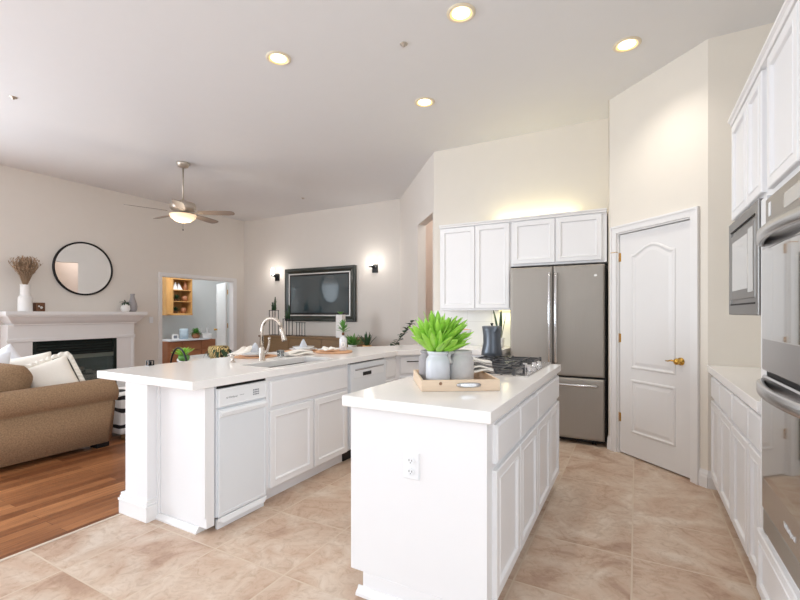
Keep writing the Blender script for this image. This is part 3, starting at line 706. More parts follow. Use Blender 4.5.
# ================================================================== ON THE ISLAND
CT = 0.915
t = thing('gas_cooktop', 'stainless steel gas cooktop with black grates on the island', 'cooktop', (-0.838, 3.045, CT))
hx, hy = 0.272, 0.425
b = MB(); b.rings([rrect(hx, hy, 0.0005, 0.02), rrect(hx, hy, 0.006, 0.02), rrect(hx-0.008, hy-0.008, 0.009, 0.02), rrect(hx-0.02, hy-0.02, 0.007, 0.02)], cap_first=True); b.build('top_plate', 'chrome', t)
for (x, y, r) in ((-0.13, -0.28, 0.045), (0.09, -0.28, 0.04), (-0.05, 0.0, 0.055), (-0.13, 0.28, 0.04), (0.09, 0.28, 0.045)):
    o = MB().lathe([(r+0.012, 0.007), (r+0.008, 0.016), (r, 0.018), (r-0.004, 0.026), (0, 0.027)], (x, y, 0), 20).build('burner', 'iron', t)
for k, yc in enumerate((-0.28, 0.0, 0.28)):
    b = MB(); x0, x1, y0, y1 = -0.245, (0.185 if k != 1 else 0.10), yc-0.132, yc+0.132; z = 0.036; q = 0.0055
    for (p0, p1) in (((x0, y0), (x1, y0)), ((x0, y1), (x1, y1)), ((x0, y0), (x0, y1)), ((x1, y0), (x1, y1)), ((x0, yc), (x1, yc)), (((x0+x1)/2, y0), ((x0+x1)/2, y1)), ((x0*0.55, y0), (x0*0.55, y1)), ((x1*0.55, y0), (x1*0.55, y1))):
        b.box(min(p0[0], p1[0])-q, max(p0[0], p1[0])+q, min(p0[1], p1[1])-q, max(p0[1], p1[1])+q, z-0.008, z+0.004)
    for xx in (x0, (x0+x1)/2, x1):
        for yy in (y0, y1): b.box(xx-q*1.3, xx+q*1.3, yy-q*1.3, yy+q*1.3, 0.0075, z+0.010)
    b.build('grate', 'iron', t, bevel=0.0015)
for yy in (-0.16, -0.08, 0.0, 0.08, 0.16):
    o = MB().lathe([(0, 0.007), (0.021, 0.007), (0.021, 0.012), (0.017, 0.014), (0.0155, 0.036), (0.012, 0.039), (0, 0.039)], (0.222 if abs(yy) > 0.1 else 0.16+0.045*(abs(yy) > 0.05), yy, 0), 18).build('knob', 'chrome', t)

t = thing('coffee_pot', 'dark charcoal tapered pot with lid on the cooktop in front of the backsplash', 'pot', (-1.003, 3.345, CT+0.0515), R(40))
n = 28; loops = []
for (r, z) in ((0.072, 0.0), (0.084, 0.004), (0.083, 0.03), (0.079, 0.10), (0.075, 0.16), (0.075, 0.20), (0.077, 0.225)):
    lp = []
    for i in range(n):
        a = 2*PI*i/n; dd = 0.0
        for a0 in (0.0, PI):        # pinched grip on two sides
            w_ = math.cos(a-a0); 
            if w_ > 0.6: dd = (w_-0.6)/0.4*0.018*math.exp(-((z-0.11)/0.06)**2)
        lp.append(((r-dd)*math.cos(a), (r-dd)*math.sin(a), z))
    loops.append(lp)
b = MB(); b.rings(loops, cap_last=True, cap_first=True, smooth=True); b.build('body', 'charcoal', t)
b = MB(); b.lathe([(0.077, 0.223), (0.078, 0.229), (0.06, 0.233), (0, 0.235)], (0, 0, 0), 28); o = b.build('lid', 'charcoal', t)
MB().lathe([(0, 0.234), (0.007, 0.234), (0.007, 0.242), (0.012, 0.246), (0.012, 0.254), (0, 0.257)], (0, 0, 0), 14).build('lid_knob', 'black', o)
b = MB(); b.rings([[( -0.02, -0.070, 0.222), (0.02, -0.070, 0.222), (0.0, -0.105, 0.229)], [(-0.016, -0.066, 0.17), (0.016, -0.066, 0.17), (0.0, -0.074, 0.18)]], cap_first=True); b.build('spout', 'charcoal', t)
b = MB(); b.tube([(0.02, 0.07, 0.205), (0.03, 0.105, 0.20), (0.03, 0.115, 0.13), (0.02, 0.085, 0.05)], 0.007); b.build('handle', 'charcoal', t)

# tray
TR = thing('serving_tray', 'light wood serving tray with metal handles on the island corner', 'tray', (-0.924, 1.905, CT+0.0006), R(32.5))
tw, td, th_ = 0.392, 0.40, 0.056
MB().box(0.006, tw-0.006, 0.006, td-0.006, 0, 0.010).build('base', 'maple', TR)
b = MB(); b.box(0, tw, 0, 0.012, 0, th_); b.box(0, tw, td-0.012, td, 0, th_); b.box(0, 0.012, 0.012, td-0.012, 0, th_); b.box(tw-0.012, tw, 0.012, td-0.012, 0, th_); b.build('sides', 'maple', TR, bevel=0.0015)
for yy, s in ((0.0, -1), (td, 1)):
    b = MB(); cxx = tw*0.60; b.rings([[(cxx+a*0.062*k, yy+s*d, 0.030+c*0.013*k) for a, c in [(math.copysign(abs(math.cos(u))**0.6, math.cos(u)), math.copysign(abs(math.sin(u))**0.8, math.sin(u))) for u in [2*PI*i/24 for i in range(24)]]] for k, d in ((1, 0.0003), (0.97, 0.004), (0.6, 0.008))], smooth=True)
    b.build('handle', 'steel', TR)
MB().cyl((0.095, -0.0006, 0.038), 0.008, 0.0012, 14, 'y').build('knot', mat('wood_knot', (150, 116, 90), 0.7), TR)
def on_tray(x, y, z=0.0105):
    p = Matrix.Translation((-0.924, 1.905, CT+0.0006)) @ Matrix.Rotation(R(32.5), 4, 'Z') @ Vector((x, y, z)); return tuple(p)
def jar_prof(r, h): return [(0, 0), (r*0.92, 0), (r, 0.010), (r*1.0, h*0.66), (r*0.95, h*0.78), (r*0.78, h*0.86), (r*0.75, h*0.90), (r*0.86, h*0.93), (r*0.87, h), (r*0.74, h), (r*0.72, h*0.9), (r*0.86, h*0.7), (r*0.86, 0.02), (0, 0.02)]
p = on_tray(0.100, 0.120)
t = thing('ceramic_jar', 'pale glazed jar holding the bright green plant, front of the wooden tray', 'jar', p, 0, 'jars on the wooden tray')
MB().lathe(jar_prof(0.063, 0.178), n=32).build('body', 'ceramic', t)
pp = on_tray(0.100, 0.120, 0.03)
t = thing('potted_foliage', 'bunch of bright lime green leaves standing in the pale jar', 'plant', pp)
b = MB(); random.seed(11)
for i in range(17):
    a = 2*PI*i/17; b.tube([(0.02*math.cos(a), 0.02*math.sin(a), 0.0), (0.036*math.cos(a), 0.036*math.sin(a), 0.15)], 0.0035, 5)
b.build('stems', 'leafmid', t)
b = MB()
for i in range(104):
    a = i*2.39996; f = (i+0.5)/104; tilt = 0.08 + 0.90*f**0.7
    base = (0.036*f*math.cos(a), 0.036*f*math.sin(a), 0.145+0.03*(1-f)+random.uniform(-0.01, 0.015))
    d = (math.sin(tilt)*math.cos(a)+0.17, math.sin(tilt)*math.sin(a)+0.07, math.cos(tilt))
    b.leaf(base, d, random.uniform(0.125, 0.165)*(0.78+0.55*math.sin(PI*min(1.0, 0.15+f*0.75))), random.uniform(0.034, 0.050), droop=0.22*f, seg=7, twist=random.uniform(-0.9, 0.9), cup=0.2)
b.build('leaves', 'leaf', t, recalc=False, solid=0.0012)
p = on_tray(0.228, 0.150)
t = thing('ceramic_jar', 'rough grey jar with a small loop handle, right of the leafy jar', 'jar', p, R(-30), 'jars on the wooden tray')
MB().lathe(jar_prof(0.067, 0.178), n=32).build('body', 'ceramicrough', t)
b = MB(); b.tube([(0.006, -0.058, 0.170), (0.004, -0.080, 0.168), (0.004, -0.088, 0.145), (0.006, -0.080, 0.122), (0.008, -0.066, 0.120)], [0.011, 0.012, 0.012, 0.012, 0.010], 8); b.build('handle', 'ceramicrough', t)
p = on_tray(0.078, 0.262)
t = thing('ceramic_jar', 'grey jar half hidden behind the left of the leafy jar', 'jar', p, 0, 'jars on the wooden tray')
MB().lathe(jar_prof(0.062, 0.170), n=32).build('body', 'greyclay', t)
# towel
def cloth_roll(mb, w, d, h, layers, seed):
    random.seed(seed)
    for k in range(layers):
        z0 = h*k/layers; loops = []
        nx = 12
        for i in range(nx+1):
            x = -w/2 + w*i/nx; e_ = 1 - 0.18*k - 0.12*math.cos(3*x/w*2+k)*0.3
            zz = z0 + 0.006*math.sin(6*x/w*1.3+k*1.1) - 0.012*abs(2*x/w)**2*k*0.6
            th = h/layers*0.86
            prof = []
            for j in range(12):
                a = 2*PI*j/12; prof.append((x, math.copysign(abs(math.cos(a))**0.5, math.cos(a))*d/2*e_, zz+th/2+math.sin(a)*th/2))
            loops.append(prof)
        mb.rings(loops, cap_first=True, smooth=True)
    return mb
p = on_tray(0.345, 0.305, 0.0575)
t = cloth_roll(MB(), 0.165, 0.17, 0.078, 4, 3).build('folded_towel', 'towel'); t.location = p; t.rotation_euler = (0, 0, R(32))
tag(t, 'folded white towel with grey stripes at the right of the wooden tray', 'towel')
# footed bowl behind the tray
t = thing('footed_bowl', 'large white footed bowl with wooden lining behind the green leaves', 'bowl', (-1.085, 2.545, CT+0.0006))
MB().lathe([(0, 0), (0.07, 0), (0.07, 0.006), (0.02, 0.02), (0.02, 0.16), (0.05, 0.175), (0.12, 0.20), (0.168, 0.235), (0.184, 0.280), (0.178, 0.282), (0.160, 0.24), (0.115, 0.21), (0.05, 0.19), (0, 0.185)], n=32).build('bowl', 'porcelain', t)
MB().lathe([(0.1765, 0.281), (0.157, 0.242), (0.112, 0.214), (0.05, 0.194), (0, 0.189)], n=32).build('lining', 'placemat', t)

# ================================================================== ON THE PENINSULA
def place_setting(x, y, ang, l1, l2, l3):
    m = MB().lathe([(0, 0), (0.185, 0), (0.19, 0.003), (0.185, 0.006), (0, 0.006)], n=36).build('placemat', 'placemat'); m.location = (x, y, CT+0.0006); tag(m, l1, 'placemat', 'round placemats on the peninsula')
    p = thing('dinner_plate', l2, 'plate', (x, y, CT+0.0070), 0, 'plates on the peninsula')
    MB().lathe([(0, 0.0), (0.085, 0.0), (0.10, 0.006), (0.138, 0.020), (0.140, 0.022), (0.098, 0.010), (0.08, 0.006), (0, 0.005)], n=36).build('base_plate', 'porcelain', p)
    MB().lathe([(0, 0.0075), (0.06, 0.0075), (0.075, 0.016), (0.11, 0.040), (0.112, 0.042), (0.073, 0.020), (0.058, 0.012), (0, 0.0115)], n=36).build('bowl', 'porcelain', p)
    c = MB(); c.rings([[(r*math.cos(2*PI*i/20)*(1+0.16*math.cos(4*2*PI*i/20+k)), r*math.sin(2*PI*i/20)*(1+0.16*math.cos(4*2*PI*i/20+k)), z) for i in range(20)] for k, (r, z) in enumerate(((0.034, 0.0), (0.040, 0.004), (0.033, 0.04), (0.022, 0.075), (0.008, 0.10), (0.002, 0.105)))], cap_first=True, smooth=True)
    o = c.build('folded_napkin', 'greynapkin'); o.location = (x, y, CT+0.0195); o.rotation_euler = (0, 0, ang); tag(o, l3, 'napkin', 'grey napkins folded into cones')
place_setting(-2.965, 2.74, 0.3, 'round woven placemat behind the faucet', 'white plate with bowl behind the faucet', 'grey cone-folded napkin standing on the plate behind the faucet')
place_setting(-2.955, 3.36, 0.8, 'round woven placemat right of the faucet', 'white plate with bowl right of the faucet', 'grey cone-folded napkin standing on the plate right of the faucet')
# draped white napkin on the left
def draped(mb, pts_fn, nx, ny, smooth=True):
    g = [[mb.v(pts_fn(i/nx, j/ny)) for j in range(ny+1)] for i in range(nx+1)]
    for i in range(nx):
        for j in range(ny): mb.f([g[i][j], g[i+1][j], g[i+1][j+1], g[i][j+1]], smooth)
    return mb
o = draped(MB(), lambda u, v: (-0.02+0.10*v+0.03*math.sin(5*u), -0.16+0.30*u, 0.012+0.045*math.sin(PI*u*0.5)+0.010*math.sin(9*v+3*u)), 14, 10).build('linen_napkin', 'linen', recalc=False, solid=0.004)
o.location = (-3.00, 2.615, CT+0.026); o.rotation_euler = (0, 0, R(15)); tag(o, 'rumpled white napkin lying over the left edge of the left plate', 'napkin')
t = thing('drinking_glass', 'small clear glass standing behind the sink, beside the white dish towel', 'glass', (-2.72, 2.80, CT+0.0006))
MB().lathe([(0, 0), (0.026, 0), (0.028, 0.004), (0.033, 0.06), (0.031, 0.06), (0.026, 0.008), (0, 0.008)], n=24).build('cup', 'glass', t)
o = cloth_roll(MB(), 0.28, 0.12, 0.045, 2, 5).build('dish_towel', 'linen'); o.location = (-2.715, 3.01, CT+0.006); o.rotation_euler = (0, 0, R(80)); tag(o, 'folded white dish towel behind the sink, left of the round board', 'towel')
o = MB().lathe([(0, 0), (0.175, 0), (0.18, 0.004), (0.18, 0.012), (0.175, 0.016), (0, 0.016)], n=36).build('round_board', 'placemat'); o.location = (-2.60, 3.40, CT+0.0006); tag(o, 'round tan wooden board under the glass bottle', 'board')
o = draped(MB(), lambda u, v: (-0.07+0.14*u+0.015*math.sin(7*v), -0.07+0.16*v, 0.016+0.030*abs(math.sin(5*u+2*v))*(0.4+0.6*math.sin(PI*v))), 16, 14).build('linen_napkin', 'linen', recalc=False, solid=0.004)
o.location = (-2.585, 3.29, CT+0.0175); tag(o, 'crumpled cream napkin on the round board beside the glass bottle', 'napkin')
t = thing('glass_bottle', 'small frosted glass bottle with a round label on the round board', 'bottle', (-2.545, 3.475, CT+0.0172))
MB().lathe([(0, 0), (0.036, 0), (0.038, 0.004), (0.038, 0.105), (0.034, 0.122), (0.014, 0.142), (0.011, 0.150), (0.0, 0.150)], n=28).build('body', 'bottleglass', t)
MB().lathe([(0.0115, 0.149), (0.013, 0.150), (0.013, 0.172), (0.015, 0.176), (0.0, 0.178)], n=20).build('neck', 'brownglaze', t)
ca = math.atan2(-3.475, 2.545)
b = MB(Matrix.Rotation(ca, 4, 'Z')); b.rings([[(0.0383*math.cos(0.55*k*math.cos(u))+dx, 0.0383*math.sin(0.55*k*math.cos(u)), 0.062+0.028*k*math.sin(u)) for u in [2*PI*i/24 for i in range(24)]] for k, dx in ((1, 0.0002), (0.8, 0.001))]); b.build('label', 'whiteclay', t)
t = thing('sprig', 'bright green leafy sprig standing in the frosted bottle', 'plant', (-2.545, 3.475, CT+0.1955))
b = MB(); random.seed(5)
for i in range(22):
    a = i*2.4; f = i/22; b.leaf((0.004*math.cos(a), 0.004*math.sin(a), 0.0+0.06*(1-f)), (math.sin(0.2+1.1*f)*math.cos(a), math.sin(0.2+1.1*f)*math.sin(a), math.cos(0.2+1.1*f)), 0.075, 0.022, 0.2, 5)
b.build('leaves', 'leafmid', t, recalc=False, solid=0.001)
MB().tube([(0, 0, 0.0), (0, 0, 0.07)], 0.003).build('stem', 'leafmid', t)

# snake plant on the back counter beside the refrigerator
t = thing('potted_plant', 'upright dark green leaves in a white pot beside the refrigerator', 'plant', (-1.345, 4.80, CT+0.0006))
MB().lathe([(0, 0), (0.04, 0), (0.05, 0.09), (0.05, 0.11), (0.044, 0.11), (0.042, 0.09), (0, 0.09)]).build('pot', 'porcelain', t)
b = MB()
for i, (a, tl, L_) in enumerate(((0.2, 0.18, 0.30), (1.6, 0.1, 0.36), (2.9, 0.22, 0.38), (4.0, 0.2, 0.33), (5.1, 0.15, 0.27))):
    b.leaf((0.015*math.cos(a), 0.015*math.sin(a), 0.085), (math.sin(tl)*math.cos(a), math.sin(tl)*math.sin(a), 1), L_, 0.035, 0.0, 6, cup=0.3)
b.build('leaves', 'leafdark', t, recalc=False, solid=0.002)

# ================================================================== LIVING ROOM
# fireplace
t = thing('fireplace', 'white fireplace surround with moulded mantel shelf on the left wall', 'fireplace', (XL+0.001, 3.42, 0), R(90))
fy = -0.22      # front of the surround
b = MB()
b.box(-0.86, 0.81, fy, 0, 0.92, 1.14); b.box(-0.86, -0.585, fy, 0, 0, 0.92); b.box(0.535, 0.81, fy, 0, 0, 0.92); b.build('surround', 'trim', t, bevel=0.003)
b = MB(); b.box(-0.875, 0.825, fy-0.012, fy, 0.900, 0.945); b.box(-0.86, -0.82, fy-0.01, fy, 0.12, 0.90); b.box(0.77, 0.81, fy-0.01, fy, 0.12, 0.90); b.box(-0.88, -0.565, fy-0.02, fy, 0, 0.12); b.box(0.515, 0.83, fy-0.02, fy, 0, 0.12); b.build('trim_mouldings', 'trim', t, bevel=0.003)
b = MB()
for ins, z in (): pass
L0, L1 = -0.785, 0.815
prof = [(0.0, 1.125), (0.02, 1.13), (0.022, 1.15), (0.045, 1.165), (0.07, 1.19), (0.10, 1.235), (0.115, 1.25), (0.115, 1.262), (0.135, 1.265), (0.14, 1.285), (0.14, 1.325)]
b.rings([[(L0-e_, 0, z), (L0-e_, fy-e_, z), (L1+e_, fy-e_, z), (L1+e_, 0, z)] for e_, z in prof], cap_first=True); b.build('mantel_shelf', 'trim', t)
MB().box(-0.95, 0.90, -0.62, fy-0.021, 0.0, 0.05).build('hearth', 'quartz', t, bevel=0.004)
t = thing('gas_fireplace_insert', 'black gas fireplace insert with louvres and glass front', 'fireplace insert', (XL+0.001, 3.42, 0), R(90))
x0, x1, z0, z1 = -0.580, 0.530, 0.12, 0.915; g0 = 0.045
b = MB(); b.box(x0, x0+g0, fy, fy+0.02, z0, z1); b.box(x1-g0, x1, fy, fy+0.02, z0, z1); b.box(x0+g0, x1-g0, fy, fy+0.02, z1-0.02, z1); b.box(x0+g0, x1-g0, fy, fy+0.02, z0, z0+0.10); b.build('frame', 'firedark', t)
b = MB(); b.box(x0+g0, x1-g0, fy+0.004, fy+0.02, 0.615, 0.675); b.build('reflection_band', mat('reflection_grey', (112, 122, 116), 0.35, metal=0.5), t)  # grey band stands in for a reflection below the louvres
b = MB()
for k in range(5):
    zz = 0.690+k*0.042; b.rings([[(x0+g0+0.006, fy+0.004, zz), (x1-g0-0.006, fy+0.004, zz), (x1-g0-0.006, fy+0.022, zz+0.026), (x0+g0+0.006, fy+0.022, zz+0.026)], [(x0+g0+0.006, fy+0.008, zz-0.004), (x1-g0-0.006, fy+0.008, zz-0.004), (x1-g0-0.006, fy+0.026, zz+0.022), (x0+g0+0.006, fy+0.026, zz+0.022)]], cap_first=True)
b.build('louvres', 'firedark', t)
MB().box(x0+g0, x1-g0, fy+0.030, fy+0.034, 0.675, z1-0.02).build('louvre_back', 'blackgap', t)
MB().box(x0+g0, x1-g0, fy+0.012, fy+0.016, z0+0.10, 0.615).build('glass_front', 'fireglass', t)
b = MB(); b.box(x0+0.01, x1-0.01, -0.012, -0.002, z0, z1-0.01); b.box(x0+0.01, x0+0.03, fy+0.04, -0.012, z0, z1-0.01); b.box(x1-0.03, x1-0.01, fy+0.04, -0.012, z0, z1-0.01); b.box(x0+0.03, x1-0.03, fy+0.04, -0.012, z0, z0+0.10); b.build('firebox', 'fireinterior', t)
random.seed(3)
for (xa, za, xb, zb, r) in ((-0.40, 0.26, 0.30, 0.30, 0.035), (-0.25, 0.33, 0.42, 0.30, 0.032), (-0.15, 0.34, 0.10, 0.45, 0.028), (0.15, 0.40, 0.36, 0.33, 0.026)):
    b = MB(); b.tube([(xa+(xb-xa)*k/5, -0.10+random.uniform(-0.012, 0.012), za+(zb-za)*k/5+random.uniform(-0.008, 0.008)) for k in range(6)], [r*random.uniform(0.85, 1.1) for k in range(6)], 9); b.build('log', 'log', t)
tag(MB().box(XL+0.001, XL+0.16, 0.9, 2.40, 1.285, 1.322).build('wall_ledge', 'trim', None, bevel=0.003), 'thin white ledge on the left wall left of the mantel', 'ledge')
# mirror
t = thing('round_mirror', 'round wall mirror with thin dark frame over the mantel', 'mirror', (XL+0.001, 3.572, 2.000), R(90))
MB().lathe([(0.418, 0.0), (0.420, -0.034), (0.394, -0.034), (0.394, -0.024), (0.394, 0.0)], n=72, ax='y').build('frame', 'black', t)
MB().rings([[(0.3935*math.cos(2*PI*i/72), y, 0.3935*math.sin(2*PI*i/72)) for i in range(72)] for y in (-0.003, -0.027)], cap_first=True).build('mirror_glass', 'mirror', t)
# mantel objects
MZ = 1.3256
t = thing('tall_vase', 'tall white stepped vase holding dried grass on the mantel', 'vase', (-7.44, 2.755, MZ))
MB().lathe([(0, 0), (0.078, 0), (0.082, 0.006), (0.080, 0.19), (0.074, 0.205), (0.060, 0.215), (0.058, 0.23), (0.056, 0.355), (0.060, 0.370), (0.050, 0.370), (0.048, 0.24), (0, 0.20)], n=32).build('body', 'whiteclay', t)
t = thing('dried_grass', 'bushy bundle of beige dried grass in the tall mantel vase', 'dried grass', (-7.44, 2.755, MZ+0.23))
random.seed(21); b = MB(); b2 = MB()
for i in range(240):
    a = random.uniform(0, 2*PI); tl = min(0.36, abs(random.gauss(0, 0.20))); L_ = random.uniform(0.36, 0.56)*math.cos(tl*0.6)
    d = Vector((math.sin(tl)*math.cos(a), math.sin(tl)*math.sin(a), math.cos(tl)))
    p0 = Vector((0.02*math.cos(a), 0.02*math.sin(a), 0.0)); p1 = p0+Vector((0, 0, 0.13)); p2 = p1+d*L_*0.35; p3 = p1+(d+Vector((d.x*0.3, d.y*0.3, -0.02)))*L_*0.72
    b.tube([p0, p1, p2, p3], [0.0016, 0.0016, 0.0014, 0.001], 4)
    for k in range(7):
        q = p2.lerp(p3, 0.1+0.14*k); dv = Vector((random.uniform(-1, 1), random.uniform(-1, 1), 1.0))
        b2.leaf(q, dv, 0.045, 0.014, 0.1, 2)
b.build('stems', 'dried', t, recalc=False); b2.build('seed_heads', 'dried', t, recalc=False)
t = thing('decorative_box', 'small brown patterned keepsake box on the mantel beside the tall vase', 'ornament', (-7.45, 2.915, MZ), R(8))
MB().cbox((0, 0, 0.062), (0.085, 0.115, 0.124)).build('box', 'brownglaze', t, bevel=0.006)
b = MB(Matrix.Translation((0.0435, 0, 0.055)))
b.rings([[(0.0, 0.018*k*math.cos(u)+0.008, 0.018*k*math.sin(u)) for u in [2*PI*i/16 for i in range(16)]] for k in (1, 0.7)], cap_first=True)
b.rings([[(0.0, 0.014*k*math.cos(u)-0.022, 0.018+0.012*k*math.sin(u)) for u in [2*PI*i/16 for i in range(16)]] for k in (1, 0.7)], cap_first=True)
b.build('white_spots', 'whiteclay', t)
t = thing('bud_vase', 'small white round vase with trailing green leaves on the mantel', 'vase', (-7.42, 4.085, MZ))
MB().lathe([(0, 0), (0.05, 0), (0.070, 0.045), (0.062, 0.095), (0.036, 0.13), (0.030, 0.15), (0.024, 0.15), (0, 0.12)], n=28).build('body', 'whiteclay', t)
b = MB(); random.seed(9)
for i in range(22):
    a = random.uniform(-1.6, 1.6); b.leaf((0.0, 0.0, 0.148), (math.cos(a)*0.8, math.sin(a)*0.8, random.uniform(0.1, 1.0)), random.uniform(0.06, 0.11), 0.02, random.uniform(0.8, 2.2), 5)
b.build('leaves', 'leafdark', t, recalc=False, solid=0.001)
t = thing('gourd_vase', 'grey gourd-shaped vase at the right end of the mantel', 'vase', (-7.45, 4.215, MZ))
MB().lathe([(0, 0), (0.048, 0), (0.066, 0.03), (0.074, 0.085), (0.066, 0.14), (0.045, 0.20), (0.032, 0.245), (0.030, 0.275), (0.036, 0.30), (0.028, 0.30), (0.022, 0.27), (0, 0.25)], n=28).build('body', 'greyclay', t)

# sofa (faces the far wall; its side is turned to the kitchen)
t = thing('sofa', 'brown tweed sofa with rolled arms seen from its side', 'sofa', (-4.44, 1.25, 0))
def arm(xo, sgn, nm):
    b = MB(); cxr, czr, rr = xo - sgn*0.125, 0.530, 0.118
    prof = [(xo-sgn*0.055, 0.055), (xo-sgn*0.055, 0.425)]
    for i in range(15):
        a = R(-62 + 277*i/14); prof.append((cxr + sgn*rr*math.cos(a), czr + rr*math.sin(a)))
    prof += [(xo-sgn*0.235, 0.40), (xo-sgn*0.235, 0.055)]
    loops = []; yend = 1.10
    for (y, k) in ((0.0, 0.96), (0.03, 1.0), (0.55, 1.0), (yend-0.05, 1.0), (yend-0.015, 0.97), (yend, 0.88)):
        loops.append([(cxr+(px-cxr)*k, y, 0.3+(pz-0.3)*k if k < 1 else pz) for px, pz in prof])
    # gentle slope of the arm towards the front
    loops = [[(x, y + (0.045 if (z > 0.42 and y > 0.5) else 0), z + (0.018*(y/yend) if z > 0.35 else 0)) for x, y, z in lp] for lp in loops]
    b.rings(loops, cap_first=True, smooth=True); return b.build(nm, 'sofa', t)
arm(0.0, 1, 'arm'); arm(-2.10, -1, 'arm')
MB().box(-1.86, -0.24, 0.02, 1.02, 0.07, 0.30).build('base', 'sofa', t, bevel=0.02)
b = MB(); b.box(-1.98, -0.12, 0.0, 0.26, 0.07, 0.76); b.build('backrest', 'sofa', t, bevel=0.06)
def cushion(name, cx, cy, cz, w, d, h, rot=(0, 0, 0), m='sofa', parent=None, puff=0.5, nn=10):
    Mx = Matrix.Translation((cx, cy, cz))
    for ax, a in zip('XYZ', rot): Mx = Mx @ Matrix.Rotation(a, 4, ax)
    b = MB(Mx)
    def P_(u, v, s):
        e_ = (1-abs(u)**3.2)*(1-abs(v)**3.2); k = 1-0.06*(abs(u*v))
        return (u*w/2*(1-0.05*(1-abs(v)**2)*abs(u)), v*d/2*(1-0.05*(1-abs(u)**2)*abs(v)), s*h/2*max(0.0, e_)**puff + 0.0)
    g = {}
    for s in (1, -1):
        for i in range(nn+1):
            for j in range(nn+1):
                edge = i in (0, nn) or j in (0, nn)
                if edge and s == -1: g[(i, j, s)] = g[(i, j, 1)]
                else: g[(i, j, s)] = b.v(P_(-1+2*i/nn, -1+2*j/nn, s))
        for i in range(nn):
            for j in range(nn): b.f([g[(i, j, s)], g[(i+1, j, s)], g[(i+1, j+1, s)], g[(i, j+1, s)]], True)
    return b.build(name, m, parent, sub=1)
for k in range(2): cushion('seat_cushion', -0.65-0.80*k, 0.67, 0.385, 0.80, 0.80, 0.20, parent=t, puff=0.28)
for k in range(2): cushion('back_cushion', -0.60-0.80*k, 0.375, 0.635, 0.80, 0.50, 0.38, rot=(R(64), 0, 0), parent=t, puff=0.35)
for x in (-0.20, -1.98):
    for y in (0.03, 0.985): MB().box(x-0.02, x+0.10, y, y+0.11, 0, 0.0695).build('foot', 'black', t)
# throw pillows
def pillow(lb, x, y, z, az, tilt, spin, m='pillow', sz=0.46, ruffle=False):
    o = thing('throw_pillow', lb, 'pillow', (x, y, z), R(az), 'throw pillows on the sofa')
    rot = (R(tilt), 0, R(spin))
    cushion('cover', 0, 0, 0, sz, sz, 0.16, rot=rot, m=m, parent=o, puff=0.45)
    if ruffle:
        Mx = Matrix.Rotation(R(tilt), 4, 'X') @ Matrix.Rotation(R(spin), 4, 'Z')
        b = MB(Mx); n = 192; inn = []; out = []
        for i in range(n):
            a = 2*PI*i/n; c, s_ = math.cos(a), math.sin(a); k = (abs(c)**8+abs(s_)**8)**(-1/8)
            inn.append(b.v((c*k*sz*0.475, s_*k*sz*0.475, 0))); out.append(b.v((c*k*(sz*0.5+0.030), s_*k*(sz*0.5+0.030), 0.012*math.sin(a*34))))
        for i in range(n): b.f([inn[i], inn[(i+1) % n], out[(i+1) % n], out[i]], True)
        b.build('ruffle', m, o, recalc=False, solid=0.004)
    return o
pillow('cream throw pillow with a ruffled edge, nearest the rolled arm end', -4.93, 2.03, 0.665, 58, 64, 24, ruffle=True, sz=0.40)
pillow('plain cream throw pillow leaning behind the ruffled one', -5.20, 1.96, 0.700, 50, 72, 12, sz=0.42)
pillow('white throw pillow leaning right behind the brown back cushion', -5.22, 1.62, 0.74, 42, 66, 6, m='pillowblue', sz=0.42)
pillow('white throw pillow farthest from the rolled arm, one corner poking above the others', -5.62, 1.90, 0.74, 40, 74, 40, m='pillowblue', sz=0.40)

# printed ottoman beyond the sofa arm
t = thing('printed_ottoman', 'white ottoman with black brushstroke print beyond the sofa arm', 'ottoman', (-4.86, 2.74, 0))
MB().cbox((0, 0, 0.26), (0.50, 0.50, 0.42)).build('seat', 'zebra', t, bevel=0.03)
for x in (-0.2, 0.2):
    for y in (-0.2, 0.2): MB().cyl((x, y, 0), 0.02, 0.0495, 10).build('foot', 'darkwood', t)

# dining table beyond the peninsula, with things on it
t = thing('dining_table', 'white round dining table beyond the peninsula', 'table', (-4.42, 3.72, 0))
MB().lathe([(0, 0.725), (0.60, 0.725), (0.62, 0.735), (0.62, 0.755), (0.60, 0.76), (0, 0.76)], n=48).build('tabletop', 'quartz', t)
MB().lathe([(0, 0), (0.30, 0), (0.30, 0.02), (0.08, 0.06), (0.055, 0.12), (0.055, 0.66), (0.12, 0.724), (0, 0.724)], n=32).build('pedestal', 'trim', t)
t = thing('succulent', 'green succulent with yellow tips on the table beyond the peninsula', 'plant', (-4.52, 3.13, 0.7606))
MB().lathe([(0, 0), (0.05, 0), (0.062, 0.03), (0.058, 0.06), (0.05, 0.06), (0, 0.05)]).build('pot', 'leafmid', t)
b = MB()
for i in range(16):
    a = i*2.4; f = i/16; tl = 0.15+1.1*f; b.leaf((0.01*math.cos(a), 0.01*math.sin(a), 0.05), (math.sin(tl)*math.cos(a), math.sin(tl)*math.sin(a), math.cos(tl)), 0.10+0.05*f, 0.035, 0.0, 5, cup=0.5)
b.build('leaves', 'leaf', t, recalc=False, solid=0.004)
t = thing('patterned_basket', 'tan wicker basket with dark leaves on the table beyond the peninsula', 'basket', (-4.40, 3.50, 0.7606))
MB().lathe([(0, 0), (0.09, 0), (0.115, 0.05), (0.12, 0.12), (0.105, 0.145), (0.098, 0.14), (0.11, 0.11), (0.10, 0.05), (0, 0.01)], n=32).build('body', stripe_mat('tan_dark_weave', (216, 190, 130), (60, 50, 34), 16, 9, 0.5, 0.7, direction='X'), t)
b = MB(); random.seed(8)
for i in range(26):
    a = random.uniform(0, 2*PI); b.leaf((0.05*math.cos(a), 0.05*math.sin(a), 0.12), (math.cos(a), math.sin(a), random.uniform(-0.2, 0.5)), random.uniform(0.12, 0.19), 0.034, 1.6, 5)
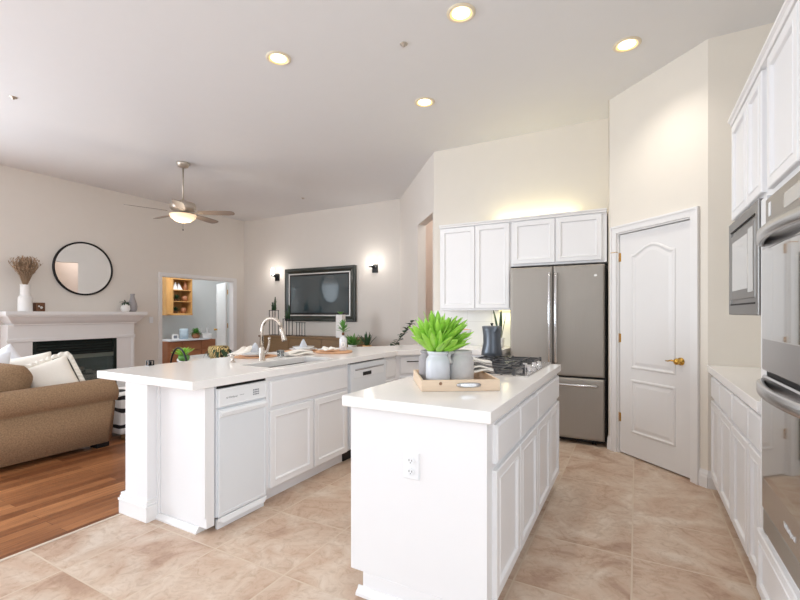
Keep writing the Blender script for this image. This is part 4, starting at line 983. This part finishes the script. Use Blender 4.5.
b.build('leaves', 'leafdark', t, recalc=False, solid=0.001)
t = thing('hoop_back_chair', 'black metal chair with arched hoop back beyond the peninsula', 'chair', (-4.30, 2.70, 0), R(172))
b = MB(); pts = [(0.19*math.cos(PI*i/16), -0.20, 0.66+0.27*math.sin(PI*i/16)) for i in range(17)]; pts = [(0.19, -0.19, 0.46)]+pts+[(-0.19, -0.19, 0.46)]
b.tube(pts, 0.010, 8); b.build('backrest', 'black', t)
MB().lathe([(0, 0.435), (0.21, 0.435), (0.215, 0.45), (0.20, 0.465), (0, 0.465)], n=28).build('seat', 'black', t)
for (x, y) in ((0.14, 0.14), (-0.14, 0.14), (0.14, -0.14), (-0.14, -0.14)): MB().tube([(x, y, 0.436), (x*1.35, y*1.35, 0.0)], 0.010, 8).build('leg', 'black', t)
t = thing('candle_lantern', 'tiny black candle lantern left of the hoop-back chair', 'lantern', (-3.145, 1.905, CT+0.0006))
b = MB(); b.box(-0.02, 0.02, -0.02, 0.02, 0, 0.006)
for x in (-0.017, 0.017):
    for y in (-0.017, 0.017): b.box(x-0.003, x+0.003, y-0.003, y+0.003, 0.006, 0.032)
b.box(-0.02, 0.02, -0.02, 0.02, 0.032, 0.037); b.build('frame', 'black', t)
MB().cyl((0, 0, 0.006), 0.011, 0.02, 12).build('candle', 'black', t)

# framed television
t = thing('framed_television', 'large dark television in a wide green-black frame with silver bead', 'television', (-5.500, 6.748, 0))
TX0, TX1, TZ0, TZ1 = -0.878, 0.872, 1.140, 2.205
b = MB(); b.panel(TX0, TX1, TZ0, TZ1, ((0, 0), (0, -0.065), (0.015, -0.075), (0.05, -0.070), (0.09, -0.05), (0.105, -0.048))); 
b.build('frame', 'tvframe', t)
b = MB(); i0 = 0.105
def ring4(mb, ins, w, y0, y1):
    a0, a1, c0, c1 = TX0+ins, TX1-ins, TZ0+ins, TZ1-ins
    mb.box(a0, a0+w, y1, y0, c0, c1); mb.box(a1-w, a1, y1, y0, c0, c1); mb.box(a0+w, a1-w, y1, y0, c0, c0+w); mb.box(a0+w, a1-w, y1, y0, c1-w, c1)
ring4(b, i0, 0.024, -0.040, -0.062); b.build('silver_bead', 'silverframe', t, bevel=0.003)
MB().panel(TX0+i0+0.024, TX1-i0-0.024, TZ0+i0+0.024, TZ1-i0-0.024, ((0, -0.045), (0.0, -0.055), (0.012, -0.056), (0.014, -0.056))).build('bezel', 'black', t)
MB().box(TX0+i0+0.055, TX1-i0-0.055, -0.0575, -0.056, TZ0+i0+0.065, TZ1-i0-0.055).build('screen', 'tvscreen', t)
# sconces
def sconce(x, z, lb):
    t = thing('wall_sconce', lb, 'wall light', (x, 6.749, z), 0, 'wall sconces beside the television')
    MB().cbox((0, -0.012, -0.02), (0.11, 0.022, 0.15)).build('backplate', 'black', t, bevel=0.004)
    b = MB(); b.tube([(0, -0.02, -0.01), (0, -0.09, -0.01), (-0.02, -0.11, 0.005)], 0.01, 8); b.lathe([(0, 0), (0.042, 0), (0.045, 0.02), (0, 0.02)], (-0.02, -0.11, 0.0), 20); b.build('arm', 'black', t)
    MB().lathe([(0.040, 0.021), (0.050, 0.17), (0.047, 0.17), (0.037, 0.023)], (-0.02, -0.11, 0.0), 24).build('glass_shade', 'thinglass', t)
    MB().lathe([(0, 0.021), (0.014, 0.03), (0.026, 0.07), (0.022, 0.105), (0, 0.12)], (-0.02, -0.11, 0.0), 16).build('bulb', 'bulb', t)
    lamp('sconce_light', 'POINT', (x-0.02, 6.749-0.22, z+0.09), 3.4, (1.0, 0.95, 0.88), 0.05)
sconce(-6.640, 2.075, 'black wall sconce with lit bulb left of the television')
sconce(-4.215, 2.140, 'black wall sconce with lit bulb right of the television')
# console
t = thing('wooden_console', 'long dark brown wooden console below the framed television', 'console', (-5.25, 6.20, 0))
b = MB(); b.box(-1.16, 1.16, -0.20, 0.20, 0.845, 0.875); b.build('top', 'darkwood', t, bevel=0.003)
b = MB(); b.box(-1.14, 1.14, -0.18, 0.19, 0.12, 0.845); b.build('body', 'darkwood', t)
for k in range(3):
    x = -1.12+0.75*k; o = MB().panel(x, x+0.74, 0.14, 0.83, ((0, -0.18), (0, -0.195), (0.003, -0.198), (0.02, -0.198))).build('door', 'darkwood', t)
b = MB()
for x in (-1.08, 1.08):
    for y in (-0.14, 0.14): b.box(x-0.03, x+0.03, y-0.03, y+0.03, 0, 0.12)
b.build('legs', 'darkwood', t)
KZ = 0.8756
def candlestick(x, y, h, lb, g='cactus candlesticks on the console'):
    t = thing('cactus_candle_stand', lb, 'candle stand', (x, y, KZ), 0, g)
    b = MB(); w_ = 0.075
    for sx in (-w_, w_):
        for sy in (-w_*0.6, w_*0.6): b.box(sx-0.005, sx+0.005, sy-0.005, sy+0.005, 0.0, h)
    b.box(-w_-0.008, w_+0.008, -w_*0.7, w_*0.7, h, h+0.01); b.box(-w_-0.005, w_+0.005, -w_*0.65, w_*0.65, 0.0, 0.006)
    b.build('frame', 'black', t)
    b = MB(); random.seed(int(h*1000))
    for k, dx in enumerate((-0.03, 0.03)):
        hh = 0.16+0.10*k; r = 0.022
        pts = [(dx, 0, h+0.01), (dx, 0, h+0.01+hh*0.5), (dx+0.006, 0, h+0.01+hh)]; b.tube(pts, [r, r, r*0.35], 9)
        for q in range(5):
            a = random.uniform(0, 6.28); zz = h+0.03+hh*0.16*q; b.leaf((dx+r*math.cos(a), r*math.sin(a), zz), (math.cos(a), math.sin(a), 0.9), 0.045, 0.02, 0, 3)
    b.build('cactus', 'leafdark', t, recalc=False)
candlestick(-6.22, 6.22, 0.475, 'taller black wire stand with cacti, left end of the console')
candlestick(-5.86, 6.22, 0.310, 'lower black wire stand with cacti, second from the console left end')
t = thing('candle_stand', 'low slim black wire stand under the left corner of the television', 'stand', (-5.50, 6.18, KZ))
b = MB()
for sx in (-0.10, -0.03, 0.03, 0.10): b.box(sx-0.004, sx+0.004, -0.004, 0.004, 0.0, 0.25)
b.box(-0.105, 0.105, -0.03, 0.03, 0.25, 0.256); b.box(-0.105, 0.105, -0.03, 0.03, 0, 0.006); b.build('frame', 'black', t)
t = thing('square_white_vase', 'tall narrow white vase with green top at the right of the console', 'vase', (-4.52, 6.10, KZ))
MB().box(-0.07, 0.07, -0.05, 0.05, 0, 0.40).build('body', 'whiteclay', t, bevel=0.008)
b = MB(); random.seed(2)
for i in range(16): a = i*2.4; b.leaf((0.01*math.cos(a), 0.01*math.sin(a), 0.401), (math.cos(a), math.sin(a), 1.2), 0.07, 0.03, 0.2, 4)
b.build('leaves', 'leafmid', t, recalc=False, solid=0.001)
# plants in front of the console
t = thing('plant_stand', 'low wooden plant stand in front of the console, right end', 'stand', (-3.30, 4.90, 0))
MB().box(-0.30, 0.30, -0.15, 0.15, 0.72, 0.75).build('top', 'darkwood', t, bevel=0.003)
for (x, y) in ((-0.26, -0.11), (0.26, -0.11), (-0.26, 0.11), (0.26, 0.11)): MB().box(x-0.02, x+0.02, y-0.02, y+0.02, 0, 0.72).build('leg', 'darkwood', t)
def bush(x, y, lb, m, n, L_, sp, seed, col='whiteclay'):
    t = thing('potted_plant', lb, 'plant', (x, y, 0.7506), 0, 'pot plants on the plant stand')
    MB().lathe([(0, 0), (0.045, 0), (0.06, 0.10), (0.062, 0.115), (0.052, 0.115), (0.05, 0.10), (0, 0.10)]).build('pot', col, t)
    b = MB(); random.seed(seed)
    for i in range(n):
        a = i*2.4; f = i/n; tl = sp*f+0.1; b.leaf((0.02*math.cos(a), 0.02*math.sin(a), 0.10), (math.sin(tl)*math.cos(a), math.sin(tl)*math.sin(a), math.cos(tl)), L_*random.uniform(0.7, 1.0), 0.035, 0.3, 5)
    b.build('leaves', m, t, recalc=False, solid=0.001)
bush(-3.43, 4.90, 'wide bushy green plant beyond the counter below the television', 'leafmid', 40, 0.19, 1.2, 4)
bush(-3.19, 4.90, 'small dark plant with upright leaves right of the bushy one', 'leafdark', 10, 0.22, 0.6, 6, 'oak')
# eucalyptus branch
t = thing('floor_vase', 'tall grey floor vase beyond the end of the counter', 'vase', (-2.88, 4.98, 0))
MB().lathe([(0, 0), (0.09, 0), (0.12, 0.10), (0.11, 0.40), (0.05, 0.60), (0.045, 0.68), (0.055, 0.70), (0.04, 0.70), (0.038, 0.60), (0, 0.55)], n=28).build('body', 'greyclay', t)
t = thing('eucalyptus_branch', 'dark green eucalyptus branch leaning right in front of the grey wall', 'plant', (-2.88, 4.98, 0.58))
stem = [Vector((0, 0, 0)), Vector((0.0, 0, 0.12)), Vector((0.02, 0.01, 0.24)), Vector((0.10, 0.05, 0.36)), Vector((0.20, 0.10, 0.50)), Vector((0.27, 0.14, 0.62))]
MB().tube(stem, [0.005, 0.004, 0.004, 0.003, 0.003, 0.002], 6).build('stem', 'leafdark', t)
b = MB(); random.seed(17)
for i in range(34):
    f = i/33*3.0+2.0; k = min(4, int(f)); q = stem[k].lerp(stem[min(5, k+1)], f-int(f)); a = i*2.6
    b.leaf(q, (math.cos(a)*0.8+0.2, math.sin(a)*0.8, random.uniform(-0.1, 0.6)), 0.075, 0.055, 0.3, 4)
for i in range(8): b.leaf(stem[2], (-math.cos(i*0.5), 0.4*math.sin(i), 0.2+0.1*i), 0.09, 0.04, 0.9, 4)
b.build('leaves', 'leafdark', t, recalc=False, solid=0.001)

# ceiling fan
t = thing('ceiling_fan', 'pewter five-blade ceiling fan with a lit glass bowl', 'ceiling fan', (-5.40, 3.725, CZ-0.0005))
MB().lathe([(0, 0), (0.085, 0), (0.085, -0.015), (0.065, -0.055), (0.03, -0.068), (0, -0.068)], n=28).build('canopy', 'fanmetal', t)
MB().cyl((0, 0, -0.52), 0.012, 0.46, 12).build('downrod', 'fanmetal', t)
MB().lathe([(0, -0.50), (0.03, -0.50), (0.06, -0.525), (0.155, -0.55), (0.165, -0.58), (0.165, -0.625), (0.14, -0.65), (0.08, -0.665), (0.08, -0.69), (0, -0.69)], n=32).build('motor_housing', 'fanmetal', t)
for k in range(5):
    a = R(32+72*k); Mx = Matrix.Rotation(a, 4, 'Z') @ Matrix.Translation((0, 0, -0.672)) @ Matrix.Rotation(R(-12), 4, 'X')
    b = MB(Mx); n = 12; top = []; outl = [(0.20, -0.05), (0.40, -0.062), (0.58, -0.066), (0.655, -0.058), (0.68, -0.03), (0.685, 0.0), (0.68, 0.03), (0.655, 0.058), (0.58, 0.066), (0.40, 0.062), (0.20, 0.05)]
    b.prism(outl, -0.004, 0.004); o = b.build('blade', 'fanblade', t)
    b = MB(Mx); b.prism([(0.10, -0.018), (0.20, -0.02), (0.26, -0.035), (0.26, 0.035), (0.20, 0.02), (0.10, 0.018)], -0.010, -0.0045); b.build('blade_iron', 'fanmetal', t)
MB().lathe([(0.13, -0.70), (0.168, -0.705), (0.155, -0.745), (0.10, -0.79), (0.03, -0.81), (0, -0.812)], n=32).build('light_bowl', 'fanbowl', t)
MB().lathe([(0.08, -0.688), (0.145, -0.695), (0.15, -0.708), (0.142, -0.708), (0, -0.70)], n=32).build('light_fitter', 'fanmetal', t)
b = MB(); b.tube([(0.0, 0, -0.80), (0.0, 0, -0.90)], 0.0018, 5); b.lathe([(0, -0.925), (0.008, -0.915), (0.008, -0.90), (0, -0.895)], (0, 0, 0), 10); b.build('pull_chain', 'black', t)
lamp('fan_light', 'POINT', (-5.40, 3.725, 2.38), 9, (1.0, 0.86, 0.68), 0.12)

# recessed ceiling lights
RL = ((-1.045, 2.770, 'recessed ceiling light near the top edge, centre'), (-2.510, 2.560, 'recessed ceiling light left of the centre one, towards the fan'),
      (-1.795, 3.770, 'recessed ceiling light farthest into the kitchen, above the faucet side'), (-0.063, 3.700, 'recessed ceiling light in front of the pantry door'))
proto = None
for (x, y, lb) in RL:
    if proto is None:
        proto = thing('recessed_light', lb, 'ceiling light', (x, y, CZ-0.0005), 0, 'recessed kitchen ceiling lights')
        MB().lathe([(0.098, 0), (0.098, -0.004), (0.085, -0.010), (0.076, -0.008), (0.076, 0)], n=36).build('trim_ring', 'trimring', proto)
        MB().lathe([(0.076, -0.007), (0.060, -0.002), (0.060, 0)], n=36).build('reflector', 'baffle', proto)
        MB().lathe([(0.060, -0.0025), (0, -0.0025)], n=36).build('lens', 'downlight', proto)
    else:
        o = copy_tree(proto); o.location = (x, y, CZ-0.0005); o['label'] = lb
    lamp('recessed_lamp', 'SPOT', (x, y, CZ-0.02), 30, (1.0, 0.93, 0.82), 0.05, spot=130)
# sprinkler heads
SP = ((-5.16, 1.82, 'tiny white sprinkler cap on the ceiling, far left'), (-1.545, 2.88, 'tiny sprinkler cap on the ceiling near the middle recessed light'), (-5.18, 5.88, 'tiny sprinkler cap on the ceiling above the television'))
for x, y, lb in SP:
    o = MB().lathe([(0.03, 0), (0.028, -0.005), (0.012, -0.007), (0.010, -0.020), (0, -0.022)], n=16).build('sprinkler_head', 'fanmetal'); o.location = (x, y, CZ-0.0005); tag(o, lb, 'sprinkler', 'ceiling sprinkler heads')
t = thing('wall_outlet', 'small white outlet plate right of the fireplace', 'outlet', (XL+0.001, 4.655, 1.18), R(90)); MB().panel(-0.035, 0.035, -0.055, 0.055, ((0, 0), (0.002, -0.006), (0.006, -0.006))).build('plate', 'plasticw', t)

# ---- room beyond the doorway
t = thing('open_door', 'pale open door standing beyond the living room doorway', 'door', (-7.83, 6.43, 0), R(154))
MB().box(0.0, 0.86, -0.018, 0.018, 0.01, 1.975).build('slab', 'wall_nook', t, bevel=0.002)
b = MB()
for z0, z1 in ((0.18, 0.80), (0.95, 1.83)):
    for x0, x1 in ((0.10, 0.40), (0.46, 0.76)):
        for s in (1, -1): b.rings([[(x0+i, s*y, z0+i), (x1-i, s*y, z0+i), (x1-i, s*y, z1-i), (x0+i, s*y, z1-i)] for i, y in ((0, 0.018), (0.01, 0.024), (0.03, 0.019), (0.06, 0.022))])
b.build('panels', 'wall_nook', t)
for s in (1, -1): MB().lathe([(0, 0), (0.025, 0.0), (0.012, 0.02*s), (0.026, 0.045*s), (0.018, 0.065*s), (0, 0.068*s)], (0.80, 0.018*s, 0.92), 16, 'y').build('knob', 'brass', t)
for z in (1.76, 1.03):
    MB().cbox((-0.005, -0.02, z), (0.05, 0.012, 0.10)).build('hinge', 'brass', t)
NXW = -9.9
t = thing('corner_hutch', 'honey oak wall cabinet with open shelves in the room beyond', 'cabinet', (NXW, 6.32, 0), R(90))
b = MB(); b.box(0.0, 0.15, -0.12, 0.30, 1.25, 2.18); b.build('body', 'oak', t)
raised_door(MB(), 0.01, 0.14, 1.27, 2.16, y=-0.12, t=0.02, fr=0.04).build('door', 'oak', t)
b = MB(); b.box(0.15, 0.175, -0.12, 0.30, 1.25, 2.18); b.box(0.655, 0.68, -0.12, 0.30, 1.25, 2.18); b.box(0.175, 0.655, 0.28, 0.30, 1.25, 2.18)
b.box(0.15, 0.68, -0.13, 0.28, 1.25, 1.30); b.box(0.15, 0.68, -0.13, 0.28, 2.12, 2.18); b.build('shelf_case', 'oak', t)
for z in (1.575, 1.855): MB().box(0.175, 0.655, -0.11, 0.28, z, z+0.02).build('shelf', 'oak', t)
def nook(x_, y_): return (NXW - y_, 6.32 + x_)
def small(name, lb, cat, lx, ly, z, group=None): p = nook(lx, ly); return thing(name, lb, cat, (p[0], p[1], z), R(90), group)
t = small('white_peaks', 'white triangular ornament on the top shelf of the oak hutch', 'ornament', 0.34, -0.02, 1.8756)
b = MB(); b.rings([[(-0.13, -0.03, 0), (-0.01, -0.03, 0), (-0.01, 0.03, 0), (-0.13, 0.03, 0)], [(-0.05, -0.002, 0.19), (-0.04, -0.002, 0.19), (-0.04, 0.002, 0.19), (-0.05, 0.002, 0.19)]], cap_first=True); b.rings([[(0.0, -0.03, 0), (0.13, -0.03, 0), (0.13, 0.03, 0), (0.0, 0.03, 0)], [(0.03, -0.002, 0.17), (0.04, -0.002, 0.17), (0.04, 0.002, 0.17), (0.03, 0.002, 0.17)]], cap_first=True); b.build('peaks', 'whiteclay', t)
t = small('wooden_tree', 'brown wooden tree ornament on the top shelf of the oak hutch', 'ornament', 0.57, 0.0, 1.8756); MB().lathe([(0, 0), (0.07, 0), (0.045, 0.10), (0.02, 0.19), (0, 0.22)]).build('body', 'oakdark', t)
t = small('shelf_plant', 'dark leafy plant on the middle shelf of the oak hutch', 'plant', 0.34, 0.0, 1.5956, 'plants on the oak hutch shelves')
MB().lathe([(0, 0), (0.05, 0), (0.06, 0.06), (0, 0.06)]).build('pot', 'brownglaze', t); b = MB()
for i in range(30): a = i*2.4; f = i/30; b.leaf((0, 0, 0.05), (math.sin(0.2+1.3*f)*math.cos(a), math.sin(0.2+1.3*f)*math.sin(a), math.cos(0.2+1.3*f)), 0.13, 0.04, 0.4, 4)
b.build('leaves', 'leafdark', t, recalc=False, solid=0.001)
o2 = copy_tree(t); p = nook(0.30, 0.0); o2.location = (p[0], p[1], 1.3006); o2['label'] = 'dark leafy plant on the bottom shelf of the oak hutch'
t = small('copper_bowl', 'red-brown round bowl beside the plant on the middle hutch shelf', 'bowl', 0.55, 0.0, 1.5956, 'round bowls on the oak hutch'); MB().lathe([(0, 0), (0.05, 0), (0.075, 0.06), (0.06, 0.12), (0.04, 0.14), (0, 0.13)]).build('body', 'oakdark', t)
o2 = copy_tree(t); p = nook(0.52, 0.0); o2.location = (p[0], p[1], 1.3006); o2['label'] = 'red-brown round bowl beside the plant on the bottom hutch shelf'
t = thing('low_sideboard', 'red-brown wooden sideboard with a pale top in the room beyond', 'sideboard', (NXW, 6.22, 0), R(90))
MB().box(0, 1.30, -0.32, 0.22, 0.06, 0.635).build('body', 'oakdark', t)
pts = [(0.0, -0.38), (0.9, -0.38)] + [(0.9+0.42*math.sin(R(a)), 0.04-0.42*math.cos(R(a))) for a in range(10, 91, 10)] + [(1.32, 0.24), (0.0, 0.24)]
MB().prism(pts, 0.635, 0.665).build('top', 'lightgrey', t)
for x0, x1 in ((0.02, 0.34), (0.36, 0.86), (0.88, 1.28)):
    o = MB().panel(x0, x1, 0.40, 0.615, ((0, -0.32), (0, -0.335), (0.004, -0.34), (0.02, -0.34))).build('drawer', 'oakdark', t)
    o = MB().panel(x0, x1, 0.09, 0.385, ((0, -0.32), (0, -0.335), (0.004, -0.34), (0.02, -0.34))).build('drawer', 'oakdark', t)
for (lx, lb, hh, m) in ((0.22, 'small white framed photo at the left of the sideboard', 0.12, 'whiteclay'),):
    t = small('photo_frame', lb, 'photo frame', lx, -0.12, 0.6656); MB().cbox((0, 0, 0.06), (0.16, 0.02, 0.12)).build('frame', m, t, bevel=0.003); MB().cbox((0.0, -0.0115, 0.06), (0.09, 0.002, 0.07)).build('picture', 'plasticg', t)
t = small('blue_canister', 'pale blue canister standing on the sideboard', 'canister', 0.50, -0.05, 0.6656); MB().lathe([(0, 0), (0.10, 0), (0.10, 0.24), (0.09, 0.25), (0, 0.25)]).build('body', mat('pale_blue_glaze', (190, 208, 220), 0.4), t)
t = small('basket_plant', 'leafy green plant in a round brown basket on the sideboard', 'plant', 0.78, -0.12, 0.6656)
MB().lathe([(0, 0), (0.07, 0), (0.10, 0.06), (0.09, 0.13), (0.08, 0.13), (0, 0.10)]).build('basket', 'oakdark', t); b = MB(); random.seed(31)
for i in range(40): a = i*2.4; f = i/40; b.leaf((0, 0, 0.12), (math.sin(0.2+1.4*f)*math.cos(a), math.sin(0.2+1.4*f)*math.sin(a), math.cos(0.2+1.4*f)), 0.16, 0.06, 0.5, 4)
b.build('leaves', 'leafmid', t, recalc=False, solid=0.001)
t = small('white_planter', 'low white planter box on the sideboard', 'planter', 1.04, -0.16, 0.6656); MB().cbox((0, 0, 0.055), (0.26, 0.12, 0.11)).build('box', 'whiteclay', t, bevel=0.004)
for dx, hh, lb in ((-0.06, 0.22, 'pale grey cone tree standing behind the white planter, left one'), (0.13, 0.26, 'pale grey cone tree standing right of the white planter')):
    t = small('cone_tree', lb, 'ornament', 1.04+dx+0.02, -0.02, 0.6656, 'pale cone trees on the sideboard'); MB().lathe([(0, 0), (0.06, 0), (0.062, 0.02), (0.03, hh*0.7), (0.0, hh+0.06)]).build('body', 'ceramicrough', t)
lamp('nook_fill', 'POINT', (-8.9, 6.0, 2.9), 70, (0.95, 0.97, 1.0), 0.3)  # added fill light for the room beyond, no fixture modelled
hp = mx @ Vector((0.5, -0.75, 2.9)); lamp('hall_fill', 'POINT', tuple(hp), 14, (1.0, 0.97, 0.93), 0.2)  # added unseen light to brighten the wall behind the hall opening
